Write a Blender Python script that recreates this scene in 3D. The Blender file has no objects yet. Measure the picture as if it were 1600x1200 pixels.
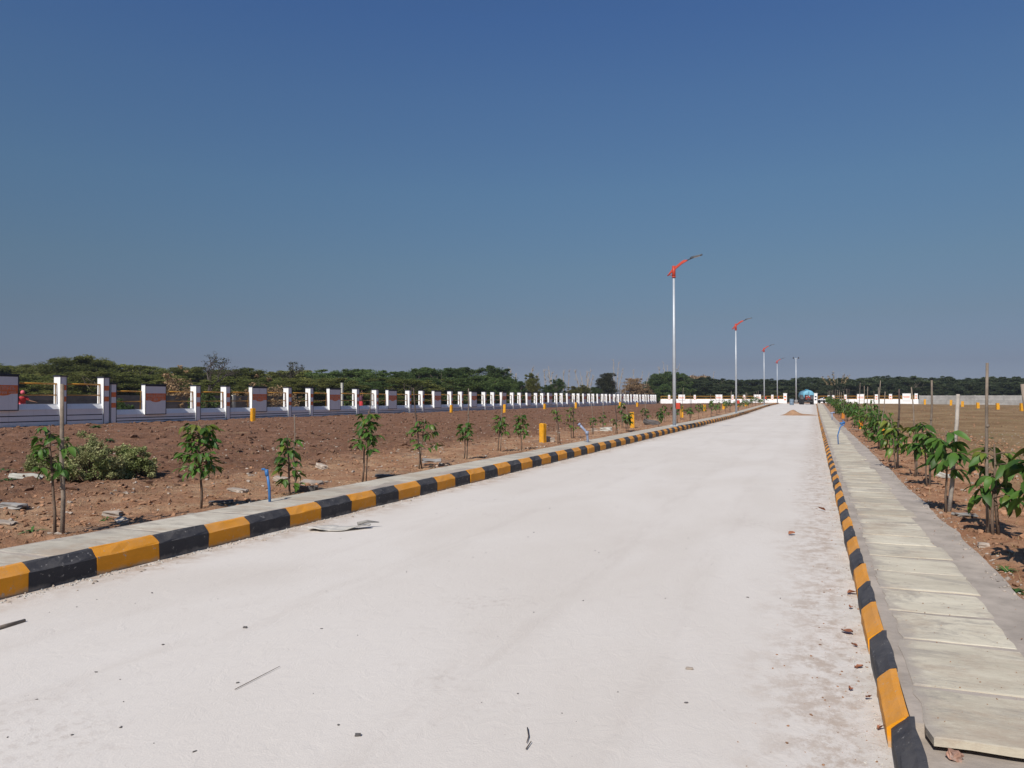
import bpy, bmesh, math, random
import numpy as np
from mathutils import Vector, Matrix, Euler

R = math.radians
SC = bpy.context.scene
COL = SC.collection
random.seed(7)
RNG = np.random.default_rng(11)

# ------------------------------------------------------------------ camera
YAW = math.atan(472 / 1200)          # the road runs along +Y, the camera is turned left of it
SA, CA = math.sin(YAW), math.cos(YAW)
EYE = 1.5
cam_d = bpy.data.cameras.new('camera')
cam = bpy.data.objects.new('camera', cam_d)
COL.objects.link(cam)
cam.location = (0, 0, EYE)
cam.rotation_euler = (R(90) + math.atan(22 / 1200), 0, YAW)
cam_d.sensor_width = 36
cam_d.lens = 27
cam_d.clip_start = 0.05
cam_d.clip_end = 9000
SC.camera = cam

# ------------------------------------------------------------------ sky and sun
SUN_EL, SUN_AZ = 43.0, 3.0          # sun behind the camera, AZ degrees towards -X from -Y
world = bpy.data.worlds.new('World')
SC.world = world
world.use_nodes = True
wn, wl = world.node_tree.nodes, world.node_tree.links
wn.clear()
sky = wn.new('ShaderNodeTexSky')
sky.sky_type = 'NISHITA'
sky.sun_disc = False
sky.sun_elevation = R(SUN_EL)
sky.sun_rotation = R(180 + SUN_AZ)
sky.altitude = 300
sky.air_density = 1.0
sky.dust_density = 0.6
sky.ozone_density = 2.0
geo = wn.new('ShaderNodeNewGeometry')
sep = wn.new('ShaderNodeSeparateXYZ')
tc = wn.new('ShaderNodeTexCoord')
wl.new(tc.outputs['Generated'], sep.inputs[0])
ramp = wn.new('ShaderNodeValToRGB')
ramp.color_ramp.interpolation = 'LINEAR'
SKY_STOPS = [(0.0, (0.2409, 0.2941, 0.5095)), (0.043, (0.2166, 0.2277, 0.3422)), (0.101, (0.2676, 0.2761, 0.3226)), (0.166, (0.3173, 0.3517, 0.3723)), (0.259, (0.3614, 0.4398, 0.4749)), (0.366, (0.3728, 0.4796, 0.5782)), (0.448, (0.3503, 0.4822, 0.6512)), (1.0, (0.3503, 0.4822, 0.6512))]
el = ramp.color_ramp.elements
el[0].position, el[0].color = SKY_STOPS[0][0], SKY_STOPS[0][1] + (1,)
el[1].position, el[1].color = SKY_STOPS[-1][0], SKY_STOPS[-1][1] + (1,)
for p, c in SKY_STOPS[1:-1]:
    e = el.new(p)
    e.color = c + (1,)
wl.new(sep.outputs['Z'], ramp.inputs[0])
mul = wn.new('ShaderNodeMix')
mul.data_type = 'RGBA'
mul.blend_type = 'MULTIPLY'
mul.inputs['Factor'].default_value = 1.0
wl.new(sky.outputs[0], mul.inputs['A'])
wl.new(ramp.outputs[0], mul.inputs['B'])
bg = wn.new('ShaderNodeBackground')
bg.inputs['Strength'].default_value = 0.12
wl.new(mul.outputs['Result'], bg.inputs['Color'])
wo = wn.new('ShaderNodeOutputWorld')
wl.new(bg.outputs[0], wo.inputs['Surface'])

sun_d = bpy.data.lights.new('sun', 'SUN')
sun_d.energy = 4.2
sun_d.angle = R(0.5)
sun_d.color = (1.0, 0.95, 0.88)
sun = bpy.data.objects.new('sun', sun_d)
COL.objects.link(sun)
to_sun = Vector((-math.sin(R(SUN_AZ)) * math.cos(R(SUN_EL)), -math.cos(R(SUN_AZ)) * math.cos(R(SUN_EL)), math.sin(R(SUN_EL))))
sun.rotation_euler = to_sun.to_track_quat('Z', 'Y').to_euler()
sun.location = (0, -20, 40)

vs = SC.view_settings
vs.view_transform = 'Standard'
vs.look = 'None'
vs.gamma = 1
vs.exposure = 0.15
vs.use_curve_mapping = False

# ------------------------------------------------------------------ helpers
def tag(o, label=None, cat=None, group=None, kind=None):
    if label: o['label'] = label
    if cat: o['category'] = cat
    if group: o['group'] = group
    if kind: o['kind'] = kind
    return o

def empty(name, loc=(0, 0, 0), rz=0.0, label=None, cat=None, group=None):
    o = bpy.data.objects.new(name, None)
    COL.objects.link(o)
    o.empty_display_size = 0.1
    o.location = loc
    o.rotation_euler = (0, 0, rz)
    return tag(o, label, cat, group)

def link(name, me, parent=None):
    o = bpy.data.objects.new(name, me)
    COL.objects.link(o)
    if parent is not None:
        o.parent = parent
    return o

def np_mesh(name, verts, faces, mats=(), smooth=False, fmat=None):
    """verts (N,3), faces (M,k) arrays -> mesh"""
    verts = np.asarray(verts, dtype=np.float32)
    faces = np.asarray(faces, dtype=np.int32)
    me = bpy.data.meshes.new(name)
    m, k = faces.shape
    me.vertices.add(len(verts))
    me.vertices.foreach_set('co', verts.ravel())
    me.loops.add(m * k)
    me.loops.foreach_set('vertex_index', faces.ravel())
    me.polygons.add(m)
    me.polygons.foreach_set('loop_start', np.arange(0, m * k, k, dtype=np.int32))
    if fmat is not None:
        me.polygons.foreach_set('material_index', np.asarray(fmat, dtype=np.int32))
    me.update(calc_edges=True)
    me.polygons.foreach_set('use_smooth', np.full(m, smooth, dtype=bool))
    for x in mats:
        me.materials.append(x)
    return me

class MB:
    """collects simple shapes, then builds them as one mesh"""
    def __init__(s):
        s.v, s.f, s.m = [], [], []
        s.sm = []
    def add(s, vs, fs, mi=0, smooth=False):
        b = len(s.v)
        s.v += [tuple(p) for p in vs]
        for f in fs:
            s.f.append([b + i for i in f]); s.m.append(mi); s.sm.append(smooth)
    def box(s, x0, x1, y0, y1, z0, z1, mi=0):
        v = [(x0, y0, z0), (x1, y0, z0), (x1, y1, z0), (x0, y1, z0), (x0, y0, z1), (x1, y0, z1), (x1, y1, z1), (x0, y1, z1)]
        s.add(v, [(0, 3, 2, 1), (4, 5, 6, 7), (0, 1, 5, 4), (1, 2, 6, 5), (2, 3, 7, 6), (3, 0, 4, 7)], mi)
    def bbox(s, x0, x1, y0, y1, z0, z1, b=0.02, mi=0):
        """box with chamfered edges"""
        bm = bmesh.new()
        bmesh.ops.create_cube(bm, size=1)
        for v in bm.verts:
            v.co = (x0 + (v.co.x + .5) * (x1 - x0), y0 + (v.co.y + .5) * (y1 - y0), z0 + (v.co.z + .5) * (z1 - z0))
        bmesh.ops.bevel(bm, geom=list(bm.edges), offset=b, segments=2, affect='EDGES', profile=.6)
        s.bm(bm, mi)
    def bm(s, bm, mi=0, smooth=False):
        bm.verts.index_update()
        s.add([v.co[:] for v in bm.verts], [[v.index for v in f.verts] for f in bm.faces], mi, smooth)
        bm.free()
    def prism(s, prof, y0, y1, mi=0):
        """profile in (x,z) extruded along y"""
        n = len(prof)
        v = [(x, y0, z) for x, z in prof] + [(x, y1, z) for x, z in prof]
        f = [tuple(range(n - 1, -1, -1)), tuple(range(n, 2 * n))] + [(i, (i + 1) % n, n + (i + 1) % n, n + i) for i in range(n)]
        s.add(v, f, mi)
    def tube(s, pts, rad, n=8, mi=0, caps=True, smooth=True):
        pts = [Vector(p) for p in pts]
        if not hasattr(rad, '__len__'): rad = [rad] * len(pts)
        b = []
        up = None
        for i, p in enumerate(pts):
            d = (pts[min(i + 1, len(pts) - 1)] - pts[max(i - 1, 0)]).normalized()
            if up is None:
                up = d.orthogonal().normalized()
            else:
                up = (up - d * up.dot(d)).normalized()
            w = d.cross(up)
            for k in range(n):
                a = 2 * math.pi * k / n
                b.append(p + (up * math.cos(a) + w * math.sin(a)) * rad[i])
        f = []
        for i in range(len(pts) - 1):
            for k in range(n):
                f.append((i * n + k, i * n + (k + 1) % n, (i + 1) * n + (k + 1) % n, (i + 1) * n + k))
        s.add(b, f, mi, smooth)
        if caps:
            base = len(s.v) - len(b)
            s.f.append([base + k for k in range(n - 1, -1, -1)]); s.m.append(mi); s.sm.append(False)
            o = (len(pts) - 1) * n
            s.f.append([base + o + k for k in range(n)]); s.m.append(mi); s.sm.append(False)
    def lathe(s, prof, n=16, mi=0, c=(0, 0, 0), axis='Z', sx=1, sy=1):
        v, f = [], []
        for r, z in prof:
            for k in range(n):
                a = 2 * math.pi * k / n
                p = (r * math.cos(a) * sx, r * math.sin(a) * sy, z)
                if axis == 'X': p = (p[2], p[0], p[1])
                if axis == 'Y': p = (p[0], p[2], p[1])
                v.append((p[0] + c[0], p[1] + c[1], p[2] + c[2]))
        for i in range(len(prof) - 1):
            for k in range(n):
                f.append((i * n + k, i * n + (k + 1) % n, (i + 1) * n + (k + 1) % n, (i + 1) * n + k))
        f.append(tuple(range(n - 1, -1, -1)))
        f.append(tuple((len(prof) - 1) * n + k for k in range(n)))
        s.add(v, f, mi, True)
    def mesh(s, name, mats):
        me = bpy.data.meshes.new(name)
        me.from_pydata(s.v, [], s.f)
        for x in (mats if isinstance(mats, (list, tuple)) else [mats]):
            me.materials.append(x)
        me.polygons.foreach_set('material_index', s.m)
        me.polygons.foreach_set('use_smooth', s.sm)
        bm = bmesh.new(); bm.from_mesh(me)
        bmesh.ops.recalc_face_normals(bm, faces=bm.faces)
        bm.to_mesh(me); bm.free()
        me.update()
        return me
    def build(s, name, mats, parent=None):
        return link(name, s.mesh(name, mats), parent)

def children(o):
    return [c for c in bpy.data.objects if c.parent is o]

def copy_tree(o, kids, parent=None):
    c = o.copy(); COL.objects.link(c)
    if parent is not None: c.parent = parent
    for k, sub in kids:
        copy_tree(k, sub, c)
    return c

def kid_tree(o):
    return [(c, kid_tree(c)) for c in o.children]

# value noise on arrays
_T = np.random.default_rng(5).random((256, 256)).astype(np.float32)
def vnoise(x, y):
    xi, yi = np.floor(x).astype(int), np.floor(y).astype(int)
    fx, fy = x - xi, y - yi
    fx = fx * fx * (3 - 2 * fx); fy = fy * fy * (3 - 2 * fy)
    a, b = _T[xi & 255, yi & 255], _T[(xi + 1) & 255, yi & 255]
    c, d = _T[xi & 255, (yi + 1) & 255], _T[(xi + 1) & 255, (yi + 1) & 255]
    return (a * (1 - fx) + b * fx) * (1 - fy) + (c * (1 - fx) + d * fx) * fy
def fbm(x, y, o=4, g=.5):
    s, a, t = 0, 1, 0
    for i in range(o):
        s = s + a * vnoise(x * 2 ** i + 17.3 * i, y * 2 ** i + 9.1 * i); t += a; a *= g
    return s / t
def sstep(a, b, x):
    t = np.clip((x - a) / (b - a), 0, 1)
    return t * t * (3 - 2 * t)

def rz(y):                    # the road rises a little towards its far end
    return 0.48 * sstep(50, 125, y)
WALL_X = -30.0
def field_l(x, y):
    t = np.clip((-6.4 - x) / 23.6, 0, 1)
    return (1 - t) * (0.15 + rz(y)) + t * 0.31
def field_r(x, y):
    t = np.clip((x - 1.3) / 30, 0, 1)
    return (1 - t) * (0.10 + rz(y)) + t * (0.16 + 0.15 * sstep(20, 120, y))

def on_plane(u, v, z):        # photo pixel -> point at height z
    d = Vector(((u - 800) / 1200, -(v - 600) / 1200, -1))
    w = cam.rotation_euler.to_matrix() @ d
    t = (z - EYE) / w.z
    return Vector((0, 0, EYE)) + w * t
def ground_at(u, v, f):
    p = on_plane(u, v, 0.1)
    for _ in range(8):
        p = on_plane(u, v, float(f(p.x, p.y)))
    return p
def at_depth(u, d):
    r = (u - 800) / 1200 * d
    return r * CA - d * SA, r * SA + d * CA
def depth(x, y):
    return -x * SA + y * CA

# ------------------------------------------------------------------ materials
def nodes(m):
    m.use_nodes = True
    return m.node_tree.nodes, m.node_tree.links, m.node_tree.nodes['Principled BSDF']

def mixn(n, l, a, b, fac, mode='MIX'):
    x = n.new('ShaderNodeMix'); x.data_type = 'RGBA'; x.blend_type = mode
    for sock, val in (('Factor', fac), ('A', a), ('B', b)):
        if hasattr(val, 'links') or hasattr(val, 'node'):
            l.new(val, x.inputs[sock])
        else:
            x.inputs[sock].default_value = val if sock == 'Factor' else tuple(val) + (1,) if len(val) == 3 else val
    return x.outputs['Result']
def noise(n, l, scale, detail=4, rough=.55, vec=None, dist=0):
    t = n.new('ShaderNodeTexNoise')
    t.inputs['Scale'].default_value = scale
    t.inputs['Detail'].default_value = detail
    t.inputs['Roughness'].default_value = rough
    t.inputs['Distortion'].default_value = dist
    if vec is not None: l.new(vec, t.inputs['Vector'])
    return t.outputs['Fac']
def mrange(n, l, x, a, b, c=0.0, d=1.0, smooth=True):
    t = n.new('ShaderNodeMapRange')
    t.interpolation_type = 'SMOOTHSTEP' if smooth else 'LINEAR'
    l.new(x, t.inputs['Value'])
    for i, val in zip(('From Min', 'From Max', 'To Min', 'To Max'), (a, b, c, d)):
        t.inputs[i].default_value = val
    return t.outputs['Result']
def math_n(n, l, op, a, b):
    t = n.new('ShaderNodeMath'); t.operation = op
    for i, val in enumerate((a, b)):
        if hasattr(val, 'node'): l.new(val, t.inputs[i])
        else: t.inputs[i].default_value = val
    return t.outputs[0]
def pos(n):
    return n.new('ShaderNodeNewGeometry').outputs['Position']
def stretch(n, l, vec, sx, sy, sz):
    t = n.new('ShaderNodeVectorMath'); t.operation = 'MULTIPLY'
    l.new(vec, t.inputs[0]); t.inputs[1].default_value = (sx, sy, sz)
    return t.outputs[0]
def bump(n, l, bsdf, h, strength, dist=.02):
    b = n.new('ShaderNodeBump')
    b.inputs['Strength'].default_value = strength
    b.inputs['Distance'].default_value = dist
    l.new(h, b.inputs['Height'])
    l.new(b.outputs[0], bsdf.inputs['Normal'])

def M(name, col, rough=.8, var=.15, scale=6, bmp=0.0, bscale=40, rnd=0.0, metal=0.0, spec=.3, dirt=None, dirt_amt=.35, dscale=5):
    m = bpy.data.materials.new(name)
    n, l, b = nodes(m)
    p = pos(n)
    f = noise(n, l, scale, 5, .6, p)
    lo = [c * (1 - var) for c in col]; hi = [min(1, c * (1 + var)) for c in col]
    c = mixn(n, l, lo, hi, mrange(n, l, f, .3, .7))
    if dirt is not None:
        d = noise(n, l, dscale, 6, .7, p)
        c = mixn(n, l, c, dirt, mrange(n, l, d, .52, .72, 0, dirt_amt))
    if rnd:
        oi = n.new('ShaderNodeObjectInfo').outputs['Random']
        k = mrange(n, l, oi, 0, 1, 1 - rnd, 1 + rnd, False)
        hsv = n.new('ShaderNodeHueSaturation')
        l.new(c, hsv.inputs['Color']); l.new(k, hsv.inputs['Value'])
        c = hsv.outputs[0]
    l.new(c, b.inputs['Base Color'])
    b.inputs['Roughness'].default_value = rough
    b.inputs['Metallic'].default_value = metal
    b.inputs['Specular IOR Level'].default_value = spec
    if bmp:
        bump(n, l, b, noise(n, l, bscale, 5, .65, p), bmp, .01)
    return m

def leaf_mat(name, col, col2, rough=.5, rnd=.25, trans=.25, cscale=.8, spec=.4):
    """foliage: colour varies leaf to leaf and clump to clump"""
    m = bpy.data.materials.new(name)
    n, l, b = nodes(m)
    p = pos(n)
    f = noise(n, l, cscale, 3, .6, p)
    c = mixn(n, l, col, col2, mrange(n, l, f, .35, .68))
    oi = n.new('ShaderNodeObjectInfo').outputs['Random']
    g = n.new('ShaderNodeNewGeometry')
    ri = g.outputs['Random Per Island']
    k = math_n(n, l, 'ADD', mrange(n, l, oi, 0, 1, -rnd, rnd, False), mrange(n, l, ri, 0, 1, 1 - rnd, 1 + rnd, False))
    hsv = n.new('ShaderNodeHueSaturation')
    l.new(c, hsv.inputs['Color']); l.new(k, hsv.inputs['Value'])
    l.new(hsv.outputs[0], b.inputs['Base Color'])
    b.inputs['Roughness'].default_value = rough
    b.inputs['Specular IOR Level'].default_value = spec
    t = n.new('ShaderNodeBsdfTranslucent')
    l.new(hsv.outputs[0], t.inputs['Color'])
    mx = n.new('ShaderNodeMixShader'); mx.inputs[0].default_value = trans
    l.new(b.outputs[0], mx.inputs[1]); l.new(t.outputs[0], mx.inputs[2])
    out = [x for x in n if x.type == 'OUTPUT_MATERIAL'][0]
    l.new(mx.outputs[0], out.inputs['Surface'])
    return m

SOIL_RED = (0.31, 0.155, 0.085)
SOIL_DARK = (0.175, 0.088, 0.052)
SOIL_TAN = (0.25, 0.155, 0.085)

def soil_left():
    m = bpy.data.materials.new('ploughed soil')
    n, l, b = nodes(m)
    p = pos(n)
    s = n.new('ShaderNodeSeparateXYZ'); l.new(p, s.inputs[0])
    wob = math_n(n, l, 'ADD', s.outputs['X'], mrange(n, l, noise(n, l, .35, 4, .6, p), 0, 1, -2.2, 2.2, False))
    strip = mrange(n, l, wob, -10.8, -8.6)
    c1 = mixn(n, l, SOIL_DARK, (0.22, 0.12, 0.078), mrange(n, l, noise(n, l, 1.3, 7, .75, p), .35, .66))
    c1 = mixn(n, l, c1, (0.26, 0.17, 0.11), mrange(n, l, noise(n, l, 5, 7, .75, p), .54, .70, 0, .7))
    c2 = mixn(n, l, (0.33, 0.175, 0.10), (0.47, 0.30, 0.18), mrange(n, l, noise(n, l, 1.8, 6, .7, p), .4, .68))
    c2 = mixn(n, l, c2, (0.22, 0.16, 0.12), mrange(n, l, noise(n, l, .9, 6, .7, stretch(n, l, p, 1, 1.3, 1)), .55, .7, 0, .8))
    c = mixn(n, l, c1, c2, strip)
    c = mixn(n, l, c, (0.36, 0.25, 0.15), mrange(n, l, noise(n, l, .5, 5, .7, stretch(n, l, p, 1.4, .6, 1)), .58, .75, 0, .55))
    c = mixn(n, l, c, (0.45, 0.37, 0.29), mrange(n, l, noise(n, l, 22, 3, .6, p), .66, .74, 0, .6))
    l.new(c, b.inputs['Base Color'])
    b.inputs['Roughness'].default_value = .95
    b.inputs['Specular IOR Level'].default_value = .1
    bump(n, l, b, noise(n, l, 14, 8, .72, p), .9, .06)
    return m
def soil_right():
    m = bpy.data.materials.new('dry field soil')
    n, l, b = nodes(m)
    p = pos(n)
    s = n.new('ShaderNodeSeparateXYZ'); l.new(p, s.inputs[0])
    wob = math_n(n, l, 'ADD', s.outputs['X'], mrange(n, l, noise(n, l, .6, 4, .6, p), 0, 1, -1.2, 1.2, False))
    strip = mrange(n, l, wob, 2.4, 3.9)
    c1 = mixn(n, l, SOIL_RED, (0.42, 0.25, 0.15), mrange(n, l, noise(n, l, 1.8, 6, .7, p), .4, .68))
    c2 = mixn(n, l, (0.20, 0.122, 0.062), (0.29, 0.195, 0.105), mrange(n, l, noise(n, l, .35, 7, .72, stretch(n, l, p, 1, .5, 1)), .38, .64))
    c2 = mixn(n, l, c2, (0.22, 0.19, 0.085), mrange(n, l, noise(n, l, .16, 5, .65, p), .55, .7, 0, .6))
    c = mixn(n, l, c1, c2, strip)
    c = mixn(n, l, c, (0.5, 0.42, 0.33), mrange(n, l, noise(n, l, 20, 3, .6, p), .68, .75, 0, .6))
    l.new(c, b.inputs['Base Color'])
    b.inputs['Roughness'].default_value = .95
    b.inputs['Specular IOR Level'].default_value = .1
    bump(n, l, b, noise(n, l, 16, 8, .72, p), .8, .05)
    return m
def road_mat():
    m = bpy.data.materials.new('white concrete road')
    n, l, b = nodes(m)
    p = pos(n)
    s = n.new('ShaderNodeSeparateXYZ'); l.new(p, s.inputs[0])
    X = s.outputs['X']
    c = mixn(n, l, (0.615, 0.560, 0.500), (0.665, 0.613, 0.556), mrange(n, l, noise(n, l, .55, 6, .6, stretch(n, l, p, 1, .45, 1), .6), .32, .68))
    c = mixn(n, l, c, (0.685, 0.64, 0.59), mrange(n, l, noise(n, l, .23, 4, .5, p), .5, .75, 0, .5))
    c = mixn(n, l, c, (0.48, 0.425, 0.375), mrange(n, l, noise(n, l, 3.2, 8, .75, p), .60, .76, 0, .4))
    c = mixn(n, l, c, (0.36, 0.31, 0.27), mrange(n, l, noise(n, l, 26, 3, .6, p), .70, .76, 0, .5))
    # faint long wheel tracks and a scuffed band
    for cx, wd, am in ((-1.9, .22, .30), (-3.5, .24, .26), (-4.4, .18, .2), (-.95, .2, .22)):
        wv = math_n(n, l, 'ADD', X, mrange(n, l, noise(n, l, .12, 3, .5, p), 0, 1, -.8, .8, False))
        dd = math_n(n, l, 'ABSOLUTE', math_n(n, l, 'ADD', wv, -cx), 0)
        tr_ = math_n(n, l, 'MULTIPLY', mrange(n, l, dd, wd, .03), mrange(n, l, noise(n, l, 2.5, 7, .75, stretch(n, l, p, 2, .35, 1)), .4, .66))
        c = mixn(n, l, c, (0.50, 0.44, 0.385), math_n(n, l, 'MULTIPLY', tr_, am))
    c = mixn(n, l, c, (0.42, 0.36, 0.31), mrange(n, l, noise(n, l, 60, 4, .7, p), .66, .74, 0, .4))
    c = mixn(n, l, c, (0.47, 0.41, 0.36), math_n(n, l, 'MULTIPLY', mrange(n, l, noise(n, l, .7, 4, .6, p), .55, .68), mrange(n, l, noise(n, l, 14, 7, .75, p), .48, .62, 0, .45)))
    wob = math_n(n, l, 'ADD', X, mrange(n, l, noise(n, l, .8, 6, .7, p), 0, 1, -.42, .42, False))
    right = mrange(n, l, wob, -.48, .12)
    left = mrange(n, l, wob, -5.05, -5.65)
    dust = math_n(n, l, 'MULTIPLY', right, mrange(n, l, noise(n, l, 6.5, 8, .8, stretch(n, l, p, 1.0, .8, 1)), .42, .60))
    c = mixn(n, l, c, (0.40, 0.31, 0.24), math_n(n, l, 'MULTIPLY', dust, .75))
    c = mixn(n, l, c, (0.60, 0.55, 0.49), math_n(n, l, 'MULTIPLY', mrange(n, l, wob, .08, .22), mrange(n, l, noise(n, l, 9, 6, .75, p), .42, .56, 0, .8)))
    dust2 = math_n(n, l, 'MULTIPLY', left, mrange(n, l, noise(n, l, 4.2, 8, .75, p), .36, .62))
    c = mixn(n, l, c, (0.38, 0.28, 0.20), math_n(n, l, 'MULTIPLY', dust2, .8))
    l.new(c, b.inputs['Base Color'])
    b.inputs['Roughness'].default_value = .9
    b.inputs['Specular IOR Level'].default_value = .15
    h = math_n(n, l, 'ADD', noise(n, l, 9, 8, .7, stretch(n, l, p, 1, .6, 1), 1.0), math_n(n, l, 'MULTIPLY', noise(n, l, 120, 3, .6, p), .25))
    bump(n, l, b, h, .34, .02)
    return m
def slab_mat(name, a, bcol, smear=None):
    m = bpy.data.materials.new(name)
    n, l, b = nodes(m)
    p = pos(n)
    oi = n.new('ShaderNodeObjectInfo').outputs['Random']
    c = mixn(n, l, a, bcol, mrange(n, l, oi, 0, 1, 0, 1, False))
    k = mixn(n, l, (.86, .85, .84), (1.04, 1.04, 1.04), mrange(n, l, noise(n, l, 3.5, 7, .65, stretch(n, l, p, .7, 2.2, 1)), .3, .7))
    c = mixn(n, l, c, k, 1.0, 'MULTIPLY')
    c = mixn(n, l, c, (0.31, 0.275, 0.235), mrange(n, l, noise(n, l, 2.4, 9, .78, stretch(n, l, p, .8, 1.5, 1), .6), .46, .64, 0, .8))
    c = mixn(n, l, c, (0.66, 0.61, 0.50), mrange(n, l, noise(n, l, 2.8, 7, .7, stretch(n, l, p, .5, 2, 1), 1), .56, .70, 0, .7))
    c = mixn(n, l, c, (0.28, 0.22, 0.17), mrange(n, l, noise(n, l, 30, 4, .6, p), .66, .76, 0, .4))
    c = mixn(n, l, c, (0.40, 0.315, 0.235), mrange(n, l, noise(n, l, 1.1, 9, .76, stretch(n, l, p, 1, 1.4, 1)), .48, .64, 0, .75))
    if smear is not None:
        s_ = n.new('ShaderNodeSeparateXYZ'); l.new(p, s_.inputs[0])
        w = math_n(n, l, 'ADD', s_.outputs['X'], mrange(n, l, noise(n, l, 3.2, 7, .7, p), .2, .8, -.14, .14, False))
        c = mixn(n, l, c, (0.375, 0.325, 0.275), mrange(n, l, w, smear + .06, smear - .04, 0, .85))
        c = mixn(n, l, c, (0.41, 0.355, 0.30), mrange(n, l, w, .99, 1.10, 0, .4))
    l.new(c, b.inputs['Base Color'])
    b.inputs['Roughness'].default_value = .85
    b.inputs['Specular IOR Level'].default_value = .2
    bump(n, l, b, noise(n, l, 18, 8, .7, stretch(n, l, p, .6, 1.5, 1)), .35, .012)
    return m

def kerb_paint(name, col, worn, dust):
    m = bpy.data.materials.new(name)
    n, l, b = nodes(m)
    p = pos(n)
    o = n.new('ShaderNodeTexCoord').outputs['Object']
    s_ = n.new('ShaderNodeSeparateXYZ'); l.new(o, s_.inputs[0])
    c = mixn(n, l, [k * .84 for k in col], [k * 1.08 for k in col], mrange(n, l, noise(n, l, 2.2, 6, .65, stretch(n, l, p, 1, .5, 2)), .3, .7))
    c = mixn(n, l, c, [k * .7 for k in col], mrange(n, l, noise(n, l, 9, 6, .7, stretch(n, l, p, 1, 2.5, .5)), .58, .72, 0, .35))
    c = mixn(n, l, c, dust, mrange(n, l, noise(n, l, 6, 8, .75, p), .52, .74, 0, .22))
    sn = n.new('ShaderNodeSeparateXYZ'); l.new(n.new('ShaderNodeNewGeometry').outputs['True Normal'], sn.inputs[0])
    sunlit_dust = math_n(n, l, 'MULTIPLY', mrange(n, l, sn.outputs['Z'], .35, .8, 0, 1), mrange(n, l, noise(n, l, 3.5, 8, .75, p), .3, .7, .04, .34))  # dust on upward faces, also painting in their paler sunlit tone
    c = mixn(n, l, c, dust, sunlit_dust)
    hgt = math_n(n, l, 'ADD', s_.outputs['Z'], mrange(n, l, noise(n, l, 7, 6, .7, p), .2, .8, -.035, .035, False))
    c = mixn(n, l, c, dust, mrange(n, l, hgt, .045, -.005, 0, .85))
    c = mixn(n, l, c, worn, mrange(n, l, noise(n, l, 24, 5, .7, p), .635, .66, 0, .8))
    l.new(c, b.inputs['Base Color'])
    b.inputs['Roughness'].default_value = .62
    b.inputs['Specular IOR Level'].default_value = .3
    bump(n, l, b, noise(n, l, 24, 6, .7, stretch(n, l, p, 1, .6, 1)), .4, .012)
    return m

def wall_paint(name, col, mud, amt=.75):
    """painted plaster with splashed mud at its foot and faint rain streaks"""
    m = bpy.data.materials.new(name)
    n, l, b = nodes(m)
    p = pos(n)
    s_ = n.new('ShaderNodeSeparateXYZ'); l.new(p, s_.inputs[0])
    c = mixn(n, l, [k * .95 for k in col], col, mrange(n, l, noise(n, l, 1.6, 5, .6, p), .3, .7))
    c = mixn(n, l, c, [k * .68 for k in col], mrange(n, l, noise(n, l, 3.0, 5, .7, stretch(n, l, p, 1.5, 1.5, .12)), .56, .74, 0, .45))
    hgt = math_n(n, l, 'ADD', s_.outputs['Z'], mrange(n, l, noise(n, l, 1.7, 6, .7, p), .2, .8, -.16, .16, False))
    c = mixn(n, l, c, mud, mrange(n, l, hgt, .46, .26, 0, amt))
    l.new(c, b.inputs['Base Color'])
    b.inputs['Roughness'].default_value = .8
    b.inputs['Specular IOR Level'].default_value = .2
    bump(n, l, b, noise(n, l, 15, 5, .6, p), .12, .01)
    return m

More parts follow.
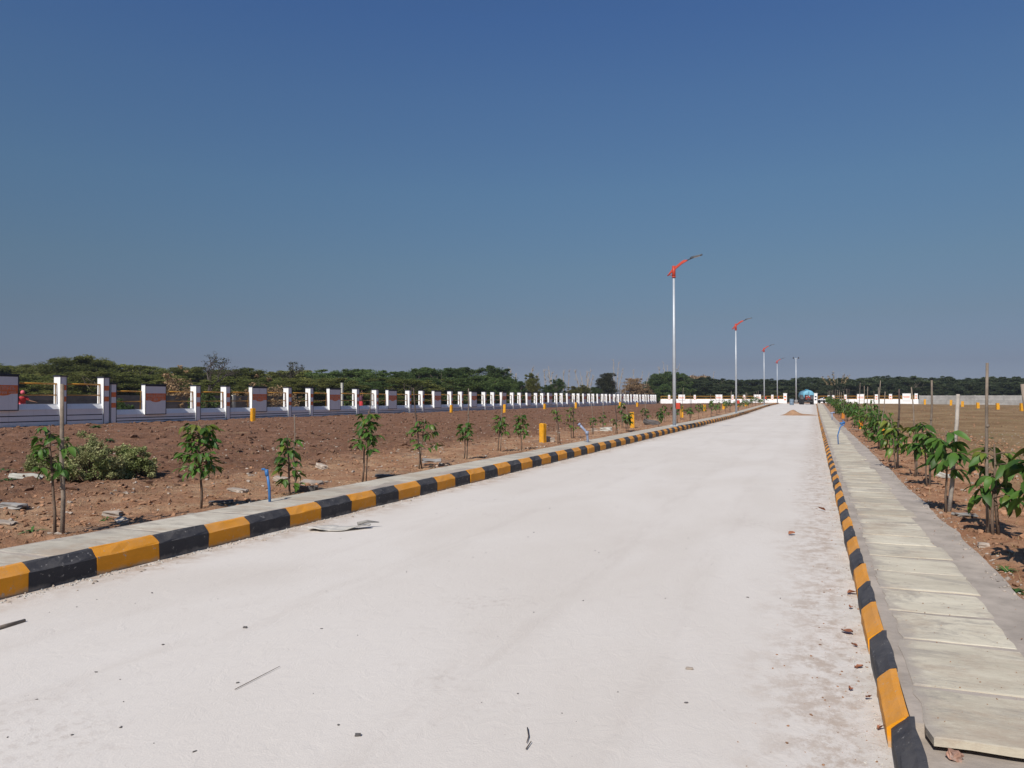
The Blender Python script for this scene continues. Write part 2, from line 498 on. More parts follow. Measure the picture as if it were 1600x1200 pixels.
MAT = dict(
    soil_l=soil_left(), soil_r=soil_right(), road=road_mat(),
    ground=M('bare earth', (0.2, 0.135, 0.085), .95, .3, .4, .6, 8),
    slab_r=slab_mat('pale limestone slab', (0.49, 0.435, 0.335), (0.66, 0.60, 0.47), .46),
    slab_l=slab_mat('grey limestone slab', (0.49, 0.445, 0.365), (0.57, 0.52, 0.43)),
    mortar=M('cement mortar', (0.385, 0.33, 0.278), .95, .2, 3, .4, 30, dirt=(0.42, 0.36, 0.30), dirt_amt=.5),
    yellow=kerb_paint('yellow kerb paint', (0.76, 0.295, 0.008), (0.42, 0.37, 0.31), (0.46, 0.33, 0.21)),
    black=kerb_paint('black kerb paint', (0.031, 0.031, 0.038), (0.30, 0.28, 0.26), (0.22, 0.20, 0.18)),
    white=wall_paint('white wall paint', (0.85, 0.855, 0.845), (0.50, 0.42, 0.35), .45),
    grey_wall=M('pale grey wall paint', (0.52, 0.55, 0.60), .75, .06, 2, .15, 20, dirt=(0.42, 0.38, 0.34), dirt_amt=.3, dscale=1.2),
    slate=M('dark slate blue paint', (0.03, 0.034, 0.055), .6, .1),
    orange=M('orange wall paint', (0.80, 0.205, 0.062), .6, .12),
    letter=M('faded lettering paint', (0.70, 0.45, 0.36), .7, .1),
    rail=M('mustard rail paint', (0.55, 0.27, 0.04), .5, .12),
    marker=M('yellow marker paint', (0.66, 0.31, 0.012), .6, .12, 6, .2, 30, dirt=(0.4, 0.28, 0.15), dirt_amt=.4),
    marker_o=M('orange marker paint', (0.66, 0.22, 0.015), .6, .12),
    concrete=M('grey precast concrete', (0.30, 0.29, 0.275), .9, .14, 1.5, .3, 20, rnd=.1, dirt=(0.2, 0.18, 0.16), dirt_amt=.4, dscale=1.3),
    concrete_old=M('weathered brown grey concrete', (0.165, 0.145, 0.13), .95, .2, 1.2, .4, 16, rnd=.15),
    pale_post=M('pale concrete post', (0.45, 0.44, 0.39), .9, .1),
    galv=M('galvanised steel', (0.48, 0.51, 0.54), .5, .06, 3, metal=.3, spec=.5),
    red=M('red lamp arm paint', (0.46, 0.055, 0.03), .45, .1),
    lamp_dark=M('dark lamp housing', (0.05, 0.055, 0.07), .5, .1),
    lens=M('lamp lens', (0.42, 0.43, 0.46), .25, .05, spec=.6),
    stake=M('weathered wood stake', (0.20, 0.16, 0.125), .85, .25, 9, .5, 60, rnd=.2),
    stake_pale=M('pale bleached stake', (0.36, 0.32, 0.275), .85, .2, 9, .5, 60),
    stake_dark=M('dark wood stake', (0.085, 0.062, 0.05), .85, .25, 9, .5, 60, rnd=.2),
    bark=M('sapling bark', (0.15, 0.105, 0.075), .9, .25, 20, .4, 60),
    bark_tree=M('thorn tree bark', (0.10, 0.08, 0.065), .95, .25, 3),
    leaf=leaf_mat('sapling leaf', (0.050, 0.115, 0.020), (0.090, 0.170, 0.028), .5, .38, .3, 2.5, .3),
    leaf_y=leaf_mat('young yellow green leaf', (0.13, 0.19, 0.025), (0.16, 0.17, 0.03), .42, .2, .3, 2.5),
    thorn=leaf_mat('thorn wood foliage', (0.15, 0.172, 0.046), (0.235, 0.238, 0.072), .7, .3, .45, .16, .15),
    thorn_dark=leaf_mat('dark thorn foliage', (0.092, 0.142, 0.044), (0.145, 0.195, 0.062), .7, .3, .45, .16, .15),
    thorn_far=leaf_mat('far thorn foliage', (0.075, 0.10, 0.05), (0.115, 0.14, 0.064), .7, .25, .45, .12, .15),
    olive=leaf_mat('olive foliage', (0.14, 0.15, 0.038), (0.18, 0.16, 0.05), .7, .2, .3, .3, .15),
    round_dark=leaf_mat('round dark tree foliage', (0.06, 0.064, 0.036), (0.095, 0.095, 0.05), .7, .2, .3, .4, .15),
    brown_leaf=leaf_mat('brown dry foliage', (0.32, 0.215, 0.12), (0.40, 0.275, 0.155), .8, .2, .2, .3, .1),
    twig=M('bare twig', (0.095, 0.075, 0.068), .9, .2),
    twig_pale=M('pale dry cane', (0.34, 0.27, 0.19), .9, .2),
    shrub=leaf_mat('dusty shrub leaf', (0.19, 0.225, 0.08), (0.36, 0.35, 0.17), .6, .25, .2, 2.2, .2),
    weed=leaf_mat('weed leaf', (0.05, 0.12, 0.025), (0.08, 0.15, 0.035), .6, .2, .2, 3),
    straw=leaf_mat('dry straw', (0.34, 0.24, 0.12), (0.42, 0.32, 0.17), .9, .25, .2, 1.5, .1),
    clod=M('soil clod', (0.165, 0.09, 0.056), .95, .35, 5, .5, 40),
    clod_r=M('red soil clod', (0.30, 0.165, 0.095), .95, .35, 5, .5, 40),
    stone=M('pale rubble stone', (0.36, 0.30, 0.245), .9, .3, 4, .5, 30, rnd=.15),
    stone_grey=M('grey broken slab', (0.27, 0.255, 0.235), .9, .25, 4, .5, 30, rnd=.15),
    stone_dark=M('dark broken slab', (0.115, 0.105, 0.10), .9, .25, 4, .5, 30),
    pink_stone=M('pinkish stone', (0.42, 0.24, 0.17), .9, .3, 14, .5, 40, dirt=(0.6, 0.55, 0.5), dirt_amt=.7, dscale=16),
    sand=M('brown sand', (0.34, 0.20, 0.115), .95, .15, 4, .5, 25),
    pipe=M('blue plastic pipe', (0.045, 0.15, 0.36), .4, .12),
    pipe_grey=M('grey blue plastic pipe', (0.24, 0.28, 0.38), .45, .12),
    tank=M('sky blue tank paint', (0.17, 0.42, 0.55), .5, .1, 2, dirt=(0.2, 0.25, 0.27), dirt_amt=.4),
    tractor=M('red tractor paint', (0.30, 0.045, 0.03), .45, .12),
    rubber=M('tyre rubber', (0.025, 0.024, 0.024), .85, .2),
    steel_dark=M('dark steel', (0.06, 0.06, 0.065), .6, .2),
    rim=M('pale rim', (0.45, 0.45, 0.44), .6, .1),
    drum=M('dusty blue drum', (0.16, 0.22, 0.28), .6, .15),
    skin=M('skin', (0.16, 0.08, 0.05), .6, .08),
    hair=M('black hair', (0.012, 0.010, 0.010), .6, .1),
    pink=M('pink cloth', (0.65, 0.13, 0.16), .85, .1),
    red_cloth=M('red cloth', (0.50, 0.045, 0.05), .85, .12),
    maroon=M('maroon cloth', (0.11, 0.045, 0.07), .85, .15),
    cream=M('cream cloth', (0.62, 0.55, 0.40), .85, .08),
    dry_leaf=M('dry brown leaf', (0.27, 0.105, 0.055), .8, .25, 30),
    sheet=M('dusty torn sheet', (0.50, 0.47, 0.42), .9, .15, 8, .5, 20, dirt=(0.25, 0.26, 0.27), dirt_amt=.6),
    seat=M('black seat', (0.02, 0.02, 0.02), .6, .1),
)

ICO_V = None
def ico():
    global ICO_V, ICO_F
    if ICO_V is None:
        bm = bmesh.new(); bmesh.ops.create_icosphere(bm, subdivisions=1, radius=1)
        bm.verts.ensure_lookup_table(); bm.verts.index_update()
        ICO_V = np.array([v.co[:] for v in bm.verts]); ICO_F = np.array([[v.index for v in f.verts] for f in bm.faces])
        bm.free()
    return ICO_V, ICO_F
def rocks(name, P, S, mat, flat=.65, jit=.28, seed=3, parent=None):
    """many small rocks joined: P (n,3) centres, S (n,) radii"""
    rg = np.random.default_rng(seed)
    v, f = ico()
    n = len(P)
    V = v[None] * (1 + jit * rg.normal(size=(n, len(v), 1)))
    sc = rg.uniform(.6, 1.3, size=(n, 1, 3)); sc[:, :, 2] *= flat
    V = V * sc * S[:, None, None]
    a = rg.uniform(0, 6.28, n); c, s = np.cos(a)[:, None], np.sin(a)[:, None]
    X = V[:, :, 0] * c - V[:, :, 1] * s; Y = V[:, :, 0] * s + V[:, :, 1] * c
    V = np.stack([X, Y, V[:, :, 2]], -1) + P[:, None, :]
    F = f[None] + (np.arange(n) * len(v))[:, None, None]
    me = np_mesh(name, V.reshape(-1, 3), F.reshape(-1, 3), [mat])
    return link(name, me, parent)

# ================================================================== SETTING
# one base sheet out to the horizon, lower where the detailed fields, road and paths lie on it
gx = [-1300, -900, -250, -80, -50, -30.62, -30.6, -25, 0, 30, 69.4, 69.5, 120, 300, 900, 1300]
gy = [-1300, -600, -100, -12.1, -12, 20, 60, 100, 156.9, 157.0, 190, 300, 900, 1300]
gv = []
for y in gy:
    for x in gx:
        inside = -30.61 < x < 69.45 and -12.05 < y < 156.95
        gv.append((x, y, -0.30 if inside else 0.28))
nx = len(gx)
gf = [(j * nx + i, j * nx + i + 1, (j + 1) * nx + i + 1, (j + 1) * nx + i) for j in range(len(gy) - 1) for i in range(nx - 1)]
g = link('ground', np_mesh('ground', gv, gf, [MAT['ground']])); tag(g, kind='structure')

def grid_mesh(name, xs, ys, zf, mat):
    X, Y = np.meshgrid(xs, ys)
    Z = zf(X, Y)
    V = np.stack([X, Y, Z], -1).reshape(-1, 3)
    n, m = len(ys), len(xs)
    I = np.arange(n * m).reshape(n, m)
    F = np.stack([I[:-1, :-1], I[:-1, 1:], I[1:, 1:], I[1:, :-1]], -1).reshape(-1, 4)
    return np_mesh(name, V, F, [mat], smooth=True)
def log_steps(a, b, k, off, mn):
    out = [a]
    while out[-1] < b:
        out.append(out[-1] + max(mn, k * (out[-1] + off)))
    out[-1] = b
    return np.array(out)

def plough(x, y):
    t = sstep(8.2, 10.5, -x + 1.6 * (vnoise(x * .3, y * .3) - .5))
    a = fbm(x * 2.6, y * 2.6, 4, .6) - .5
    b = np.abs(fbm(x * 5.2 + 40, y * 5.2, 3, .6) - .5)
    rough = .22 * a + .20 * (.2 - b) + .05 * (fbm(x * 11, y * 11, 2) - .5)
    calm = .10 * (fbm(x * 1.6, y * 1.6, 4, .55) - .5) + .07 * (fbm(x * 6, y * 6, 3, .6) - .5)
    edge = sstep(6.35, 6.75, -x)
    big = .10 * (fbm(x * .25 + 3, y * .25, 2) - .5)
    return (calm * (1 - t) + rough * t) * (.25 + .75 * edge) + big * edge - .02
def left_z(x, y):
    return field_l(x, y) + plough(x, y)
xs = -log_steps(6.4, 30.4, .0045, 0, .035)[::-1]
ys = log_steps(2.0, 157.5, .0062, 3, .03)
ys = np.concatenate([np.linspace(-12, 1.5, 18), ys])
o = link('ploughed_field', grid_mesh('ploughed_field', xs, ys, left_z, MAT['soil_l'])); tag(o, kind='structure')

def rough_r(x, y):
    strip = 1 - sstep(2.5, 4.5, x)
    a = .13 * (fbm(x * 2.4 + 9, y * 2.4, 4, .6) - .5) * (.35 + .65 * strip)
    edge = sstep(1.25, 1.6, x)
    return (a + .06 * (fbm(x * 7, y * 7, 3, .6) - .5)) * (.25 + .75 * edge) - .015 + .08 * (fbm(x * .2, y * .2 + 7, 2) - .5) * edge
def right_z(x, y):
    return field_r(x, y) + rough_r(x, y)
xs = log_steps(1.15, 69, .012, .6, .03)
ys = log_steps(3.0, 157.5, .0068, 2, .03)
ys = np.concatenate([np.linspace(-12, 2.7, 20), ys])
o = link('dry_field', grid_mesh('dry_field', xs, ys, right_z, MAT['soil_r'])); tag(o, kind='structure')

# road
KL, KR = -5.65, 0.29
def road_z(x, y):
    return rz(y) + .012 * (fbm(x * .8, y * .4, 3) - .5)
xs = np.linspace(KL - .05, KR + .06, 60)
ys = np.concatenate([np.linspace(-12, 1, 14), log_steps(1.4, 150, .02, 1, .1)])
o = link('road', grid_mesh('road', xs, ys, road_z, MAT['road'])); tag(o, kind='structure')
# beyond the gate the track widens and turns to earth
mb = MB(); mb.box(-12, 9, 149.5, 190, .2, .475)
tag(mb.build('track', MAT['sand']), kind='structure')

# kerbs: cast blocks painted in turn
def kerb_mesh(kind, mat, sgn, prof, L, seed):
    rg = random.Random(seed)
    mb = MB(); n = 5
    k = len(prof)
    rows = []
    for i in range(n + 1):
        y = L * i / n
        rows.append([(sgn * (x + rg.uniform(-.005, .005)), y + (rg.uniform(-.013, .013) if i in (0, n) else 0), z + (rg.uniform(-.004, .004) if z > 0 else 0)) for x, z in prof])
    v = [p for r in rows for p in r]
    f = [(i * k + j, i * k + (j + 1) % k, (i + 1) * k + (j + 1) % k, (i + 1) * k + j) for i in range(n) for j in range(k)]
    f += [tuple(range(k)), tuple(n * k + j for j in range(k))]
    mb.add(v, f)
    return mb.mesh(kind, mat)
STEP_L, STEP_R = .63, .655
prof_l = [(0, -.06), (0.004, .15), (-.012, .165), (-.065, .216), (-.075, .222), (-.10, .224), (-.10, -.06)]
prof_r = [(0, -.06), (0.004, .085), (-.010, .10), (-.055, .142), (-.066, .148), (-.085, .149), (-.085, -.06)]
def kerb(sgn, face, prof, step, y0, y1, y_yellow, top, label_side):
    mb = MB()
    n = 80
    for i in range(n):
        a, b = y0 + (y1 - y0) * i / n, y0 + (y1 - y0) * (i + 1) / n
        za, zb = float(rz(a)), float(rz(b))
        x0, x1 = face - sgn * .035, face - sgn * .082
        zt = top - .075
        v = [(x0, a, za - .08), (x1, a, za - .08), (x1, a, za + zt), (x0, a, za + zt), (x0, b, zb - .08), (x1, b, zb - .08), (x1, b, zb + zt), (x0, b, zb + zt)]
        mb.add(v, [(0, 1, 2, 3), (4, 5, 6, 7), (3, 2, 6, 7), (0, 3, 7, 4), (1, 2, 6, 5)])
    core = mb.build('kerb', MAT['mortar']); tag(core, kind='structure')
    meshes = {c: [kerb_mesh('kerb_block', MAT[c], sgn, prof, step + .002, i * 7 + (c == 'black')) for i in range(4)] for c in ('yellow', 'black')}
    k0 = math.floor((y0 - y_yellow) / step)
    i = k0
    rg = random.Random(3 + sgn)
    ja = rg.uniform(-.022, .022)
    while y_yellow + i * step < y1:
        jb = rg.uniform(-.022, .022)
        y = y_yellow + i * step + ja
        b = link('kerb_block', rg.choice(meshes['yellow' if i % 2 == 0 else 'black']), core)
        b.location = (face + rg.uniform(-.006, .006), y, float(rz(y)) + rg.uniform(-.004, .004))
        b.rotation_euler = (math.atan((float(rz(y + step)) - float(rz(y))) / step), rg.uniform(-.02, .02), rg.uniform(-.008, .008))
        b.scale = (1, (step + jb - ja) / step, 1)
        ja = jb
        i += 1
kerb(1, KL, prof_l, STEP_L, -2.2, 131, 4.81, .22, 'left')
kerb(-1, KR, prof_r, STEP_R, 1.0, 131, 3.66, .15, 'right')

# left footpath: bed of mortar with slabs
def strip_mesh(name, xa, xb, ys, z, thick, mat, ja=.0, jb=.0, seed=1):
    rg = np.random.default_rng(seed)
    n = len(ys)
    za = z + rz(ys)
    xA = xa + ja * (fbm(ys * 1.3 + seed, ys * 0 + 3.3, 4) - .5) * 2
    xB = xb + jb * (fbm(ys * 1.1 + seed * 3, ys * 0 + 8.3, 4) - .5) * 2
    cols = []
    for t in (0, .33, .66, 1):
        cols.append(np.stack([xA * (1 - t) + xB * t, ys, za + .003 * (fbm(ys * 3 + t * 20, ys * 0 + t * 9, 2) - .5)], 1))
    A = np.stack([xA, ys, za - thick], 1); B = np.stack([xB, ys, za - thick], 1)
    V = np.concatenate([A] + cols + [B])
    F = []
    for c in range(5):
        for i in range(n - 1):
            F.append((c * n + i, (c + 1) * n + i, (c + 1) * n + i + 1, c * n + i + 1))
    F.append((0, 1 * n, 2 * n, 3 * n)); F.append((0, 3 * n, 4 * n, 5 * n))
    return np_mesh(name, V, F, [mat])
ys = np.concatenate([np.linspace(-3, 3, 20), log_steps(3.2, 131, .02, 0, .12)])
path_l = link('footpath', strip_mesh('footpath', -5.752, -6.47, ys, .212, .2, MAT['mortar'], 0, .04, 2)); tag(path_l, kind='structure')
def slab_mesh(w, L, t, mat, seed, jit=.012):
    rg = random.Random(seed)
    n, m = 6, 4
    outline = []
    for i in range(m): outline.append((w * i / m, 0))
    for i in range(n): outline.append((w, L * i / n))
    for i in range(m): outline.append((w - w * i / m, L))
    for i in range(n): outline.append((0, L - L * i / n))
    outline = [(x + rg.uniform(-jit, jit), y + rg.uniform(-jit, jit)) for x, y in outline]
    k = len(outline)
    c = (w / 2, L / 2)
    v = [(x, y, 0) for x, y in outline] + [(x, y, t - .003) for x, y in outline] + [(x + (c[0] - x) * .035, y + (c[1] - y) * .035, t + rg.uniform(-.0015, .0015)) for x, y in outline]
    f = [(i, (i + 1) % k, k + (i + 1) % k, k + i) for i in range(k)] + [(k + i, k + (i + 1) % k, 2 * k + (i + 1) % k, 2 * k + i) for i in range(k)]
    f.append(tuple(2 * k + i for i in range(k)))
    mb = MB(); mb.add(v, f)
    return mb.mesh('paving_slab', mat)
lm = [slab_mesh(.70, 1.17, .03, MAT['slab_l'], s, .010) for s in range(5)]
rg = random.Random(9)
y = -2.8
while y < 129:
    b = link('paving_slab', rg.choice(lm), path_l)
    b.location = (-6.455 + rg.uniform(-.012, .012), y, .1845 + float(rz(y)) + rg.uniform(-.001, .002))
    b.rotation_euler = (math.atan((float(rz(y + 1.2)) - float(rz(y))) / 1.2), rg.uniform(-.006, .006), rg.uniform(-.006, .006))
    y += 1.21
# right footpath
ys = np.concatenate([log_steps(3.66, 131, .015, 0, .1)])
path_r = link('footpath', strip_mesh('footpath', .375, 1.33, ys, .131, .12, MAT['mortar'], 0, .055, 5)); tag(path_r, kind='structure')
rm = {L: [slab_mesh(.60, L - .045, .035, MAT['slab_r'], s * 5 + int(L * 100), .011) for s in range(4)] for L in (.5, .62, .78)}
y = 3.52
i = 0
lens = [.56, .72, .70, .66, .62, .62, .66, .50, .78, .62, .62, .50]
while y < 129:
    L = lens[i] if i < len(lens) else rg.choice((.5, .62, .62, .78))
    Lk = min(rm, key=lambda q: abs(q - L))
    b = link('paving_slab', rg.choice(rm[Lk]), path_r)
    b.location = (.455 + rg.uniform(-.025, .015), y, .1015 + float(rz(y)) + rg.uniform(-.0005, .0015))
    b.rotation_euler = (math.atan((float(rz(y + L)) - float(rz(y))) / L), rg.uniform(-.008, .008), rg.uniform(-.02, .02))
    b.scale = (rg.uniform(.95, 1.06), 1, 1)
    y += Lk; i += 1
mb = MB(); mb.box(.37, 1.6, 1.0, 3.75, -.15, .075)
tag(mb.build('sand_bed', MAT['mortar']), kind='structure')
mb = MB(); mb.bbox(.52, 1.75, 2.55, 3.36, .075, .10, .004)
tag(mb.build('loose_slab', MAT['slab_r']), 'loose pale stone slab in the gap before the right footpath', 'paving slab')

# ================================================================== WALLS
def post_parts(parent, y, w, top, z0, dpt=.38, front=WALL_X + .05):
    mb = MB()
    x1, x0 = front, front - dpt
    mb.box(x0, x1, y, y + w, z0, top, 0)
    # front face with dark painted edge lines, 3 mm proud
    mb.box(x1 - .001, x1 + .003, y, y + .035, z0 + .0, top, 1)
    mb.box(x1 - .001, x1 + .003, y + w - .035, y + w, z0, top, 1)
    mb.box(x0 - .025, x1 + .025, y - .025, y + w + .025, top, top + .05, 1)
    p = mb.build('post', [MAT['white'], MAT['slate']], parent)
    for a in (.36, .85):
        q = MB(); q.box(x1 - .001, x1 + .006, y + .045, y + w - .045, top - a - .22, top - a)
        q.build('painted_square', MAT['orange'], p)
    return p
def letters(mb, x, y0, y1, z0, z1, n, rg):
    w = (y1 - y0) / n
    for i in range(n):
        a = y0 + w * i + w * .14; b = y0 + w * (i + 1) - w * .14
        t = .018
        k = rg.randint(0, 3)
        mb.box(x, x + .003, a, a + t, z0, z1)
        if k in (0, 2): mb.box(x, x + .003, b - t, b, z0, z1)
        if k in (1, 2): mb.box(x, x + .003, a + t, b - (t if k == 2 else 0), z1 - t, z1)
        if k in (0, 1, 3): mb.box(x, x + .003, a + t, b - (t if k == 0 else 0), (z0 + z1) / 2 - t / 2, (z0 + z1) / 2 + t / 2)
        if k == 3: mb.box(x, x + .003, a + t, b, z0, z0 + t)
def plaque_parts(parent, y, w, top, rg, x1=WALL_X + .08, thick=.24, zb=None, axis='Y', hue='grey'):
    zb = top - 1.43 if zb is None else zb
    mb = MB()
    mb.box(x1 - thick, x1, y, y + w, zb, top, 0)
    for a, b_, c, d in ((y, y + .045, zb, top), (y + w - .045, y + w, zb, top), (y + .045, y + w - .045, zb, zb + .035), (y + .045, y + w - .045, top - .06, top)):
        mb.box(x1 - .001, x1 + .004, a, b_, c, d, 1)
    mb.box(x1 - thick - .02, x1 + .03, y - .02, y + w + .02, top, top + .05, 1)
    p = mb.build('plaque', [MAT['white'], MAT['slate']], parent)
    q = MB()
    z1, z0 = top - .40, top - .74
    q.box(x1 - .001, x1 + .008, y + .05, y + w - .05, z0, z1)
    c = y + w / 2
    prof = [(c - .34, z0), (c - .2, z0 - .06), (c, z0 - .085), (c + .2, z0 - .06), (c + .34, z0)]
    v = [(x1 - .001, a, b_) for a, b_ in prof] + [(x1 + .008, a, b_) for a, b_ in prof]
    q.add(v, [(0, 1, 2, 3, 4), (5, 6, 7, 8, 9), (0, 1, 6, 5), (1, 2, 7, 6), (2, 3, 8, 7), (3, 4, 9, 8)])
    q.build('sign_band', MAT['orange'], p)
    q = MB()
    letters(q, x1 + .008, y + .13, y + w - .13, z1 - .20, z1 - .055, 8, rg)
    letters(q, x1 + .008, y + .13, c - .22, z0 + .035, z0 + .085, 5, rg)
    letters(q, x1 + .008, c + .22, y + w - .13, z0 + .035, z0 + .085, 5, rg)
    letters(q, x1 + .008, c - .15, c + .15, z0 - .02, z0 + .10, 3, rg)
    q.build('lettering', MAT['letter'], p)
    return p
def railing(parent, y0, y1, zt, zm, zl, x=WALL_X - .16):
    mb = MB()
    r = .026
    mb.tube([(x, y0 + .01, zt), (x, y1 - .01, zt)], r + .008, 6)
    mb.tube([(x, y0 + .01, zm), (x, y1 - .01, zm)], r, 6)
    for yy in (y0 + .06, y1 - .06):
        mb.tube([(x, yy, zl), (x, yy, zt)], r * .8, 6)
    return mb.build('railing', MAT['rail'], parent)

def wall_section(ya, yb, top, elements, label, z0=.22):
    """elements: list of (kind, y) kinds: post, plaque; everything of one cast length of wall hangs on one Empty"""
    root = empty('boundary_wall', (0, 0, 0), 0, label, 'wall', 'white boundary wall lengths along the ploughed field')
    rg = random.Random(int(ya * 10))
    lip, crest = top - 1.42, top - 1.17
    body = MB()
    xf, xb = WALL_X, WALL_X - .30
    h = (lip - .30)
    # three courses parted by recessed dark joints
    zs = [z0, .30 + h * .33, .30 + h * .66, lip]
    for i in range(3):
        body.box(xb, xf, ya, yb, zs[i] + (.02 if i else 0), zs[i + 1] - (.02 if i < 2 else 0), 0)
        if i < 2: body.box(xb + .02, xf - .02, ya + .005, yb - .005, zs[i + 1] - .02, zs[i + 1] + .02, 1)
    body.build('wall_base', [MAT['white'], MAT['slate']], root)
    c = MB()
    c.prism([(xf + .02, lip), (xf + .02, lip + .03), (xf - .09, crest), (xb, crest), (xb, lip)], ya, yb)
    c.build('coping', MAT['white'], root)
    el = sorted(elements, key=lambda e: e[1])
    spans = []
    last = ya
    for k, y in el:
        w = .33 if k == 'post' else 1.30
        if k == 'post': post_parts(root, y, w, top, z0)
        else: plaque_parts(root, y, w, top, rg)
        if y - last > .3: spans.append((last, y))
        last = y + w
    if yb - last > .3: spans.append((last, yb))
    for a, b in spans:
        railing(root, a, b, top - .31, top - .79, crest - .01)
    return root
wall_section(-2.0, 25.93, 2.42, [('post', 0.2), ('post', 8.2), ('post', 10.3), ('plaque', 4.9), ('plaque', 20.3), ('post', 23.45), ('post', 25.60), ('post', 15.8), ('post', 17.9), ('plaque', 12.6)],
             'taller near length of white boundary wall at the left edge')
P0 = 27.9
def elems(y0, y1):
    out = []
    k = 0
    while P0 + k * 7.55 < y1 + 5:
        b = P0 + k * 7.55
        for kind, off, w in (('plaque', 0, 1.3), ('post', 3.3, .33), ('post', 5.5, .33)):
            if y0 - .01 <= b + off and b + off + w <= y1 + .01: out.append((kind, b + off))
        k += 1
    return out
cuts = [(25.97, 48.83, 2.13, 'length of white boundary wall right of the taller corner, with a woman behind its far end'),
        (48.87, 86.6, 2.10, 'second long length of white boundary wall, behind the small dark saplings'),
        (86.64, 124.3, 2.14, 'third length of white boundary wall, before the far end'),
        (124.34, 156.7, 2.17, 'farthest length of white boundary wall, meeting the low end wall')]
for i, (a, b, t, lab) in enumerate(cuts):
    e = elems(a + .34, b - .02)
    e.append(('post', a + .01))
    if b > 150: e = [q for q in e if q[1] < 155.5] + [('post', 156.3)]
    wall_section(a, b, t, e, lab)

# low end walls across the far end, faces towards the camera
END_Y = 157.3
def end_x(u):
    t = (u - 800) / 1200
    return END_Y * (t * CA - SA) / (CA + t * SA)
def end_wall(u0, u1, items, label):
    root = empty('end_wall', (0, 0, 0), 0, label, 'wall', 'low white walls across the far end')
    x0, x1 = end_x(u0), end_x(u1)
    b = MB(); b.box(x0, x1, END_Y, END_Y + .3, .2, 1.08)
    b.build('wall_base', MAT['white'], root)
    c = MB()
    v = [(x0, END_Y - .02, 1.08), (x1, END_Y - .02, 1.08), (x1, END_Y + .2, 1.28), (x0, END_Y + .2, 1.28), (x0, END_Y + .3, 1.28), (x1, END_Y + .3, 1.28), (x0, END_Y + .3, 1.08), (x1, END_Y + .3, 1.08)]
    c.add(v, [(0, 1, 2, 3), (3, 2, 5, 4), (4, 5, 7, 6), (0, 3, 4, 6), (1, 7, 5, 2), (0, 6, 7, 1)])
    c.build('coping', MAT['white'], root)
    xs_ = []
    rg = random.Random(4)
    for k, u, w, top in items:
        x = end_x(u)
        q = MB(); q.box(x, x + w, END_Y - .06, END_Y + .26, .2 if k == 'post' else 1.0, top, 0)
        q.box(x - .02, x + w + .02, END_Y - .08, END_Y + .28, top, top + .05, 0)
        p = q.build('post' if k == 'post' else 'plaque', MAT['white'], root)
        if k == 'post':
            for a in (.30, .72):
                s = MB(); s.box(x + .1, x + w - .1, END_Y - .068, END_Y - .059, top - a - .20, top - a); s.build('painted_square', MAT['orange'], p)
        else:
            s = MB()
            for i in range(7):
                s.box(x + .15 + i * (w - .3) / 7, x + .15 + (i + .6) * (w - .3) / 7, END_Y - .068, END_Y - .059, top - .62, top - .42)
            s.box(x + .2, x + w - .2, END_Y - .068, END_Y - .059, top - .74, top - .68)
            s.build('lettering', MAT['orange'], p)
        xs_.append((x, x + w))
    last = x0
    for a, b_ in sorted(xs_) + [(x1, x1)]:
        if a - last > .4:
            r = MB()
            for z, rr in ((1.86, .045), (1.44, .04)):
                r.tube([(last + .02, END_Y + .12, z), (a - .02, END_Y + .12, z)], rr, 6)
            for xx in (last + .08, a - .08): r.tube([(xx, END_Y + .12, 1.2), (xx, END_Y + .12, 1.86)], .03, 6)
            r.build('railing', MAT['rail'], root)
        last = b_
end_wall(1032, 1228.5, [('post', 1044, .4, 2.1), ('plaque', 1060, 1.3, 2.15), ('post', 1084, .4, 2.1), ('plaque', 1118, 1.3, 2.15), ('post', 1143, .4, 2.1), ('post', 1161, .4, 2.1), ('plaque', 1178, 1.3, 2.15), ('post', 1205, .4, 2.1)],
         'low white end wall with mustard rails left of the tractor')
end_wall(1278.5, 1435, [('post', 1293, .4, 2.0), ('post', 1300, .4, 2.0), ('post', 1319, .42, 2.1), ('plaque', 1339, 1.3, 2.2), ('post', 1367, .5, 2.15), ('post', 1389, .5, 2.2), ('plaque', 1410, 1.35, 2.3), ('post', 1429, .5, 2.3)],
         'low white end wall with mustard rails right of the tractor')
for u, lab in ((1224, 'tall white gate pillar with orange squares left of the tractor'), (1271.5, 'tall white gate pillar beside the right kerb end')):
    x = end_x(u) * .985; yy = END_Y * .985
    w = .62
    q = MB(); q.box(x, x + w, yy, yy + .6, .2, 2.35, 0); q.box(x - .04, x + w + .04, yy - .04, yy + .64, 2.35, 2.43, 0)
    p = tag(q.build('gate_pillar', MAT['white']), lab, 'pillar', 'gate pillars at the far end of the road')
    for a in (.45, 1.0):
        s = MB(); s.box(x + .14, x + w - .14, yy - .006, yy + .001, 2.35 - a - .28, 2.35 - a); s.build('painted_square', MAT['orange'] if u < 1250 else MAT['slate'], p)

